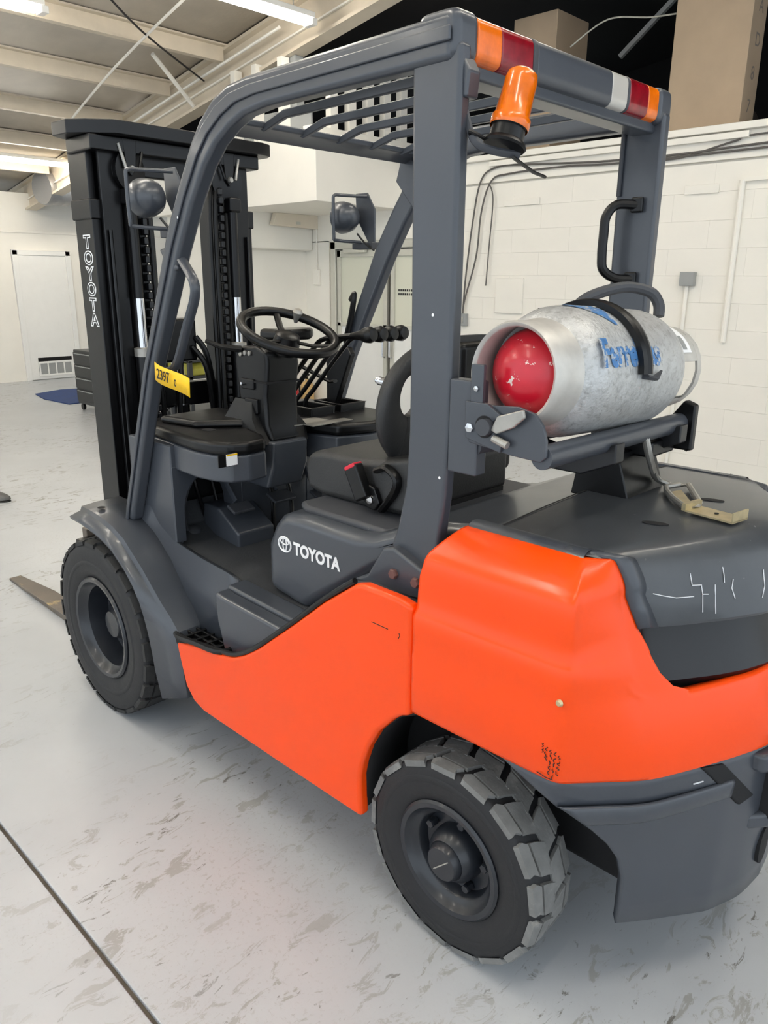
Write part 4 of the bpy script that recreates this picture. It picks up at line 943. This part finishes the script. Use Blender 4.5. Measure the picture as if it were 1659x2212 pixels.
tpart(B().lathe([(0, .012), (.03, .015), (.058, .024), (.080, .042), (.090, .062), (.090, .08)], TA, td, 48), 'red_dome', REDT, ang=60)
g = B()
def wall(a0, a1, h0, h1, r=.098, th=.006):
    n = 20; rows = [[tp_(h0, lerp(a0, a1, k / n), r) for k in range(n + 1)], [tp_(h1, lerp(a0, a1, k / n), r * .985) for k in range(n + 1)], [tp_(h1, lerp(a0, a1, k / n), r * .985 + th) for k in range(n + 1)], [tp_(h0, lerp(a0, a1, k / n), r + th) for k in range(n + 1)]]
    g.loft(rows + [rows[0]])
PI = math.pi
wall(-PI, PI, .628, .655); wall(-.9, 1.35, .515, .628); wall(2.3, 2.75, .515, .628); wall(-2.6, -1.7, .515, .628)
tpart(g, 'valve_collar', ALUL, ang=40)
tpart(B().tube([tp_(.545, 0, 0), tp_(.60, 0, 0)], .025, 14), 'valve', BRASS)
tpart(B().loft([[tp_(.552, lerp(.3, 1.15, k / 8), .1050) for k in range(9)], [tp_(.60, lerp(.3, 1.15, k / 8), .1046) for k in range(9)]]), 'collar_sticker', WHITE)
tpart(B().loft([[tp_(.558, lerp(.7, 1.08, k / 8), .1056) for k in range(9)], [tp_(.58, lerp(.7, 1.08, k / 8), .1054) for k in range(9)]]), 'sticker_print', GREYBOX)
def wrap(v): return tp_(.110 + v.x, math.radians(80) - v.y / RT, RT + .0012 + v.z)
tx = text('Ferrellgas', 'blue_lettering', BLUEP, .078, None, None, offset=.003, fn=wrap, sx=.80, subdiv=2)
tx.parent = GT; tx.matrix_parent_inverse = Matrix.Translation(-TA)
g = B(); rows = []
for k in range(11):
    t = k / 10; a = math.radians(lerp(2, 42, t)); h0 = lerp(.13, .215, t); h1 = lerp(.25, .225, t)
    rows.append([tp_(lerp(h0, h1, q / 6), a, RT + .0012) for q in range(7)])
tpart(g.loft(rows), 'blue_emblem', BLUEP)

# ================================================================== YELLOW TAG
M = frame((-.352, .492, 1.325), (-1, .10, -.10), (-.05, 0, 1))
n = 10
g = B(); rows = []
for z in (0, -.056):
    rows.append([M @ Vector((.215 * k / n, z - .018 * (k / n) ** 2 * .6, .010 * math.sin(k * .5))) for k in range(n + 1)])
YT = build(g.loft(rows), 'tag_strip', YELLOW, None, solid=.0012)
TG = tag(empty('paper_tag', (-.42, .488, 1.30)), 'yellow paper tag with handwriting, wrapped round the left front grab handle', 'tag')
YT.parent = TG; YT.matrix_parent_inverse = Matrix.Translation(-TG.location)
for s_, dx, sz in (('2397', .040, .044), ('0', .160, .030)):
    o = text(s_, 'tag_writing', INK, sz, M @ Matrix.Translation((dx, -.042, .0125)), None); o.parent = TG; o.matrix_parent_inverse = Matrix.Translation(-TG.location)
o = build(B().box(0, .02, 0, .002, .012, .0126, M @ Matrix.Translation((.11, -.012, 0))), 'tag_writing', INK, None); o.parent = TG; o.matrix_parent_inverse = Matrix.Translation(-TG.location)

# ================================================================== THINGS IN THE ROOM
def carton(name, x0, x1, y0, y1, z0, z1, label, marks=None):
    e = tag(empty(name, ((x0 + x1) / 2, (y0 + y1) / 2, z0)), label, 'box')
    def P(o): o.parent = e; o.matrix_parent_inverse = Matrix.Translation(-e.location); return o
    P(build(B().box(x0, x1, y0, y1, z0, z1), 'carton_body', CARD, None, bevel=.006))
    P(build(B().box((x0 + x1) / 2 - .002, (x0 + x1) / 2 + .002, y0, y1 + .0012, z1 - .001, z1 + .001), 'flap_seam', INK, None))
    for i, s_ in enumerate(marks or []):
        P(text(s_, 'carton_mark', mat('carton_ink', (120, 112, 104), .8) if 'carton_ink' not in bpy.data.materials else bpy.data.materials['carton_ink'], .13, frame((x0 - .001, y1 - .1, z1 - .42 - i * .22), (0, -1, 0), (0, 0, 1))))
    return e
carton('cardboard_box', 1.72, 2.18, -5.35, -4.82, 2.646, 3.86, 'plain brown cardboard box on the ledge above the roof of the forklift guard')
carton('tall_carton', -.06, .52, -4.86, -4.60, 2.69, 4.1, 'tall brown carton with printed characters standing on the ledge at the right', ['15', 'A', 'D', '8', '7'])
# ducts in the attic
for i, (y, z, x0, x1, lb_) in enumerate(((-5.9, 2.905, -2.6, -.6, 'fat silver flexible duct lying in the dark attic at the right edge'), (-6.6, 2.905, .6, 1.6, 'dim bundle of duct lying between the two cartons'))):
    n = 40; tag(build(B().tube([(lerp(x0, x1, k / n), y, z) for k in range(n + 1)], [.26 + (.012 if k % 2 else 0) for k in range(n + 1)], 24), 'flexible_duct', mat('dimmed_duct_%d' % i, (104, 96, 88), .5, .3), None, ang=60), lb_, 'duct')  # silver ducts coloured darker to imitate the dim attic
tag(build(B().tube(smoothpath([(1.62, -4.90, 3.56), (1.30, -4.95, 3.72), (.9, -4.95, 3.66), (.54, -4.9, 3.62)], 8), .007, 6), 'attic_cable', ALUF), 'pale cable hanging across the dark attic between the cartons', 'cable')
tag(build(B().box(-.5, .5, -.02, .02, -.02, .02, Matrix.Translation((1.12, -5.6, 3.9)) @ Matrix.Rotation(math.radians(38), 4, 'Y')), 'attic_strut', GREYBOX), 'grey diagonal strut in the dark attic beside the cardboard box', 'strut')

# wall cables and boxes
WY = WR + .03
tag(build(B().tube(smoothpath([(-2.0, WY, 2.56), (-.3, WY, 2.535), (.3, WY, 2.52), (1.0, WY, 2.53), (1.7, WY, 2.57), (2.05, WY, 2.575), (2.22, WY, 2.47), (2.30, WY, 2.1), (2.36, WY, 1.6), (2.38, WY, 1.24)], 8), .008, 8), 'wall_cable', mat('grey_cable', (92, 88, 84), .6)), 'dark cable along the wall ledge dropping to the socket, upper run', 'cable')
tag(build(B().tube(smoothpath([(-2.0, WY, 2.52), (.6, WY, 2.50), (1.3, WY, 2.52), (1.9, WY, 2.51), (2.10, WY, 2.46), (2.20, WY, 2.2), (2.24, WY, 1.8), (2.36, WY, 1.4), (2.385, WY, 1.24)], 8), .008, 8), 'wall_cable', bpy.data.materials['grey_cable']), 'dark cable along the wall ledge dropping to the socket, lower run', 'cable')
tag(build(B().tube(smoothpath([(-2.0, WY, 2.60), (-.35, WY, 2.60), (-.1, WY, 2.57), (.25, WY, 2.50), (.45, WY, 2.49)], 8), .007, 8), 'wall_cable', bpy.data.materials['grey_cable']), 'short dark cable sagging off the wall ledge at the right', 'cable')
tag(build(B().tube(smoothpath([(2.12, WY, 2.44), (2.07, WY, 2.3), (2.09, WY, 1.9), (2.11, WY, 1.53)], 6), .006, 6), 'wall_cable', bpy.data.materials['grey_cable']), 'loose grey cable hanging straight down the block wall', 'cable')
sk = tag(empty('wall_socket', (2.375, WR, 1.20)), 'grey metal socket box on the block wall where the cables end', 'socket')
build(B().box(-.045, .045, 0, .05, -.06, .06), 'socket_box', GREYBOX, sk, bevel=.006); build(B().box(-.02, .02, .05, .056, -.03, .03), 'socket_plate', STEEL, sk, bevel=.003)
jb = tag(empty('junction_box', (.137, WR, 1.60)), 'small grey junction box with conduit running down the block wall', 'junction box')
build(B().box(-.062, .05, 0, .06, -.052, .052), 'box_cover', GREYBOX, jb, bevel=.004)
build(B().tube([(.0, .02, -.05), (.0, .02, -1.6)], .016, 10), 'conduit', WALLM, jb)
tag(build(B().tube([(-.19, WR + .02, 2.30), (-.20, WR + .02, 1.13)], .022, 10), 'wall_conduit', WALLM, None), 'white painted pipe running down the wall at the right edge', 'pipe')
tag(build(B().box(-2.0, -.19, WR, WR + .03, 2.29, 2.32), 'wall_conduit', WALLM, None), 'white painted pipe running level along the wall at the right edge', 'pipe')
for x0, x1, z0, z1, lb_ in ((1.57, 1.95, 2.235, 2.29, 'narrow white patch board high on the wall left of the right pillar'), (-.02, .245, 2.225, 2.29, 'narrow white patch board high on the wall right of the right pillar'), (1.69, 2.0, 1.28, 1.60, 'square white cover board on the block wall above the gas cylinder')):
    tag(build(B().box(x0, x1, WR, WR + .018, z0, z1), 'cover_board', WALLM, None, bevel=.003), lb_, 'board')
sw = tag(empty('wall_switch', (XC - .0, -4.42, 1.60)), 'white switch box with conduit on the wall left of the glass doors', 'switch')
sw.location = (4.60, WR, 1.60)
build(B().box(-.05, .05, 0, .04, -.085, .085), 'switch_box', WALLM, sw, bevel=.006); build(B().tube([(0, .015, .08), (0, .015, .55)], .008, 8), 'conduit', WALLM, sw)
# beige register panel under the bulkhead
rp = tag(empty('air_register', (4.62, -3.9, 2.22)), 'beige air register under the white bulkhead', 'register')
build(B().prism([(.05, -.07), (-.62, -.09), (-.62, .06), (.0, .06)], 'x', -.03, .04), 'register_panel', CREAM, rp, bevel=.004)
build(B().box(-.034, -.030, -.34, -.28, -.05, -.02), 'register_latch', ALUF, rp)
# extinguishers
def extinguisher(x, y, label, cover):
    e = tag(empty('fire_extinguisher', (x, y, 0)), label, 'fire extinguisher', 'extinguishers by the corner')
    build(B().lathe([(0, .0), (.07, .0), (.078, .01), (.08, .03), (.08, .30), (.07, .345), (.045, .375), (.024, .385), (.024, .41)], (0, 0, 0), (0, 0, 1), 24), 'cylinder', REDEX if not cover else TANEX, e)
    build(B().lathe([(.083, .03), (.083, .27)], (0, 0, 0), (0, 0, 1), 24), 'label_sleeve', WHITE if not cover else TANEX, e)
    build(B().tube([(0, 0, .41), (-.02, .02, .44), (-.08, .04, .47)], .012, 8), 'handle', BLACKP, e)
    build(B().tube(smoothpath([(0, 0, .42), (.06, .03, .40), (.09, .05, .3), (.088, .05, .12)], 4), .009, 8), 'hose', BLACKP, e)
extinguisher(4.70, -4.38, 'fire extinguisher in a tan cover on the floor beside the glass doors', True)
extinguisher(4.55, -4.02, 'red fire extinguisher with white label, left of the tan covered one', False)
text('1', 'wall_number', INK, .10, frame((4.60, WR + .002, .47), (-1, 0, 0), (0, 0, 1)))
tag(bpy.data.objects['wall_number'], 'black numeral painted on the wall above the extinguishers', 'number')
# tool chest
tc_ = tag(empty('tool_chest', (6.55, -2.62, 0)), 'black tool chest with drawers on castors behind the left mast rail', 'tool chest')
build(B().box(-.25, .25, -.19, .19, .08, .735), 'chest_body', TOOLM, tc_, bevel=.01)
for k in range(4):
    z = .12 + k * .15
    d = build(B().box(-.262, -.25, -.18, .18, z, z + .135), 'drawer', TOOLM, tc_, bevel=.004)
    build(B().box(-.272, -.262, -.15, .15, z + .11, z + .125), 'drawer_handle', GREYBOX, d, bevel=.003)
    d = build(B().box(-.24, .24, .19, .2, z, z + .135), 'drawer', TOOLM, tc_, bevel=.004)
    build(B().box(-.2, .2, .20, .21, z + .115, z + .127), 'drawer_handle', GREYBOX, d, bevel=.003)
for x in (-.2, .2):
    for y in (-.15, .15): build(B().tube([(x, y - .015, .038), (x, y + .015, .038)], .038, 16), 'castor', BLACKP, tc_)
g = B(); pts = [(8.43, -2.55), (8.62, -2.99), (8.50, -3.5), (7.3, -3.1), (7.24, -2.5), (7.9, -2.45)]
tag(build(B().prism(pts, 'z', .001, .012), 'blue_mat', BLUEM, None), 'crumpled blue mat lying on the floor in front of the far door', 'mat')
# olive machine on black stand behind the mast
om = tag(empty('storage_rack', (4.35, -2.72, 0)), 'black rack with olive green bins seen between the mast rails', 'rack')
for z in (.25, .62, .78): build(B().box(-.25, .25, -.35, .35, z, z + .03), 'shelf', TOOLM, om, bevel=.004)
for x in (-.23, .23):
    for y in (-.33, .33): build(B().box(x - .02, x + .02, y - .02, y + .02, 0, .80), 'upright', TOOLM, om)
for k, y in enumerate((-.2, .02, .22)):
    for z in (.65,): build(B().prism([(-.22, z), (.2, z), (.2, z + .12), (-.18, z + .12), (-.22, z + .06)], 'y', y - .1, y + .1), 'bin', OLIVE, om, bevel=.008)
# ceiling services
for i, (pth, r, m_, nm, lb_) in enumerate((
    ([(3.45, -2.30, zr(3.45) - .20), (5.2, -2.45, zr(5.2) - .20), (7.2, -2.75, zr(7.2) - .20)], .012, WALLM, 'roof_conduit', 'thin white conduit running under the purlins, left of the rafter'),
    ([(3.7, -3.30, zr(3.7) - .21), (5.4, -3.32, zr(5.4) - .20), (7.0, -3.34, zr(7.0) - .20)], .014, WALLM, 'roof_conduit', 'white conduit running alongside the sloping rafter'),
    ([(3.8, -1.55, zr(3.8) - .19), (4.4, -2.3, zr(4.4) - .20), (5.05, -3.36, zr(5.05) - .22)], .009, INK, 'roof_wire', 'black wire crossing the ceiling towards the rafter'),
    ([(5.0, -2.75, zr(5.0) - .10), (5.3, -3.40, zr(5.3) - .40)], .022, WALLM, 'rafter_brace', 'short white brace from the purlin down to the rafter'))):
    tag(build(B().tube(smoothpath(pth, 4), r, 8), nm, m_), lb_, 'conduit' if 'conduit' in nm else ('wire' if 'wire' in nm else 'brace'))
tag(build(B().tube([(lerp(9.2, 9.7, k / 30), lerp(-3.3, -5.6, k / 30), lerp(2.80, 2.95, k / 30)) for k in range(31)], [.22 + (.02 if k % 2 else 0) for k in range(31)], 20), 'foil_duct', SILVER, None, ang=60), 'crinkled foil duct above the far wall beside the mast', 'duct')
struct(build(B().box(11.6, 11.7, -12, 9, 2.0, 3.6), 'wall_unlit_gap', UNLITM))  # near-black sheet for the unlit space beyond the far wall
# shoe at the left edge
sh = tag(empty('shoe', (3.155, -.055, 0)), 'dark grey shoe toe at the left edge of the picture', 'shoe')
rows = []
for t, wd, ht in ((0, .015, .02), (.03, .038, .04), (.07, .048, .055), (.12, .05, .07), (.17, .045, .09), (.22, .040, .10), (.27, .036, .10), (.29, .02, .08)):
    rows.append([(.7 * (t - .0) , -.2 + .72 * t + 0, 0) for q in range(1)])
def shoe_rows(z0, kz, kw):
    out = []
    for t, wd, ht in ((0, .012, .022), (.012, .026, .03), (.035, .038, .042), (.07, .046, .055), (.12, .048, .07), (.17, .043, .09), (.22, .040, .10), (.27, .036, .10), (.285, .018, .09)):
        c = Vector((t * .75, -.17 + t * .66, 0)); sd = Vector((-.66, .75, 0)).normalized()
        out.append([c + sd * wd * kw * math.cos(math.pi * q / 10) + Vector((0, 0, z0 + ht * kz * math.sin(math.pi * q / 10))) for q in range(11)])
    return out
build(B().loft(shoe_rows(.016, 1, 1), False, True), 'upper', mat('shoe_leather', (96, 94, 92), .45, var=.3, vscale=30), sh, ang=60)
build(B().loft(shoe_rows(.0, .5, 1.08), False, True), 'sole', BLACKP, sh, ang=60)
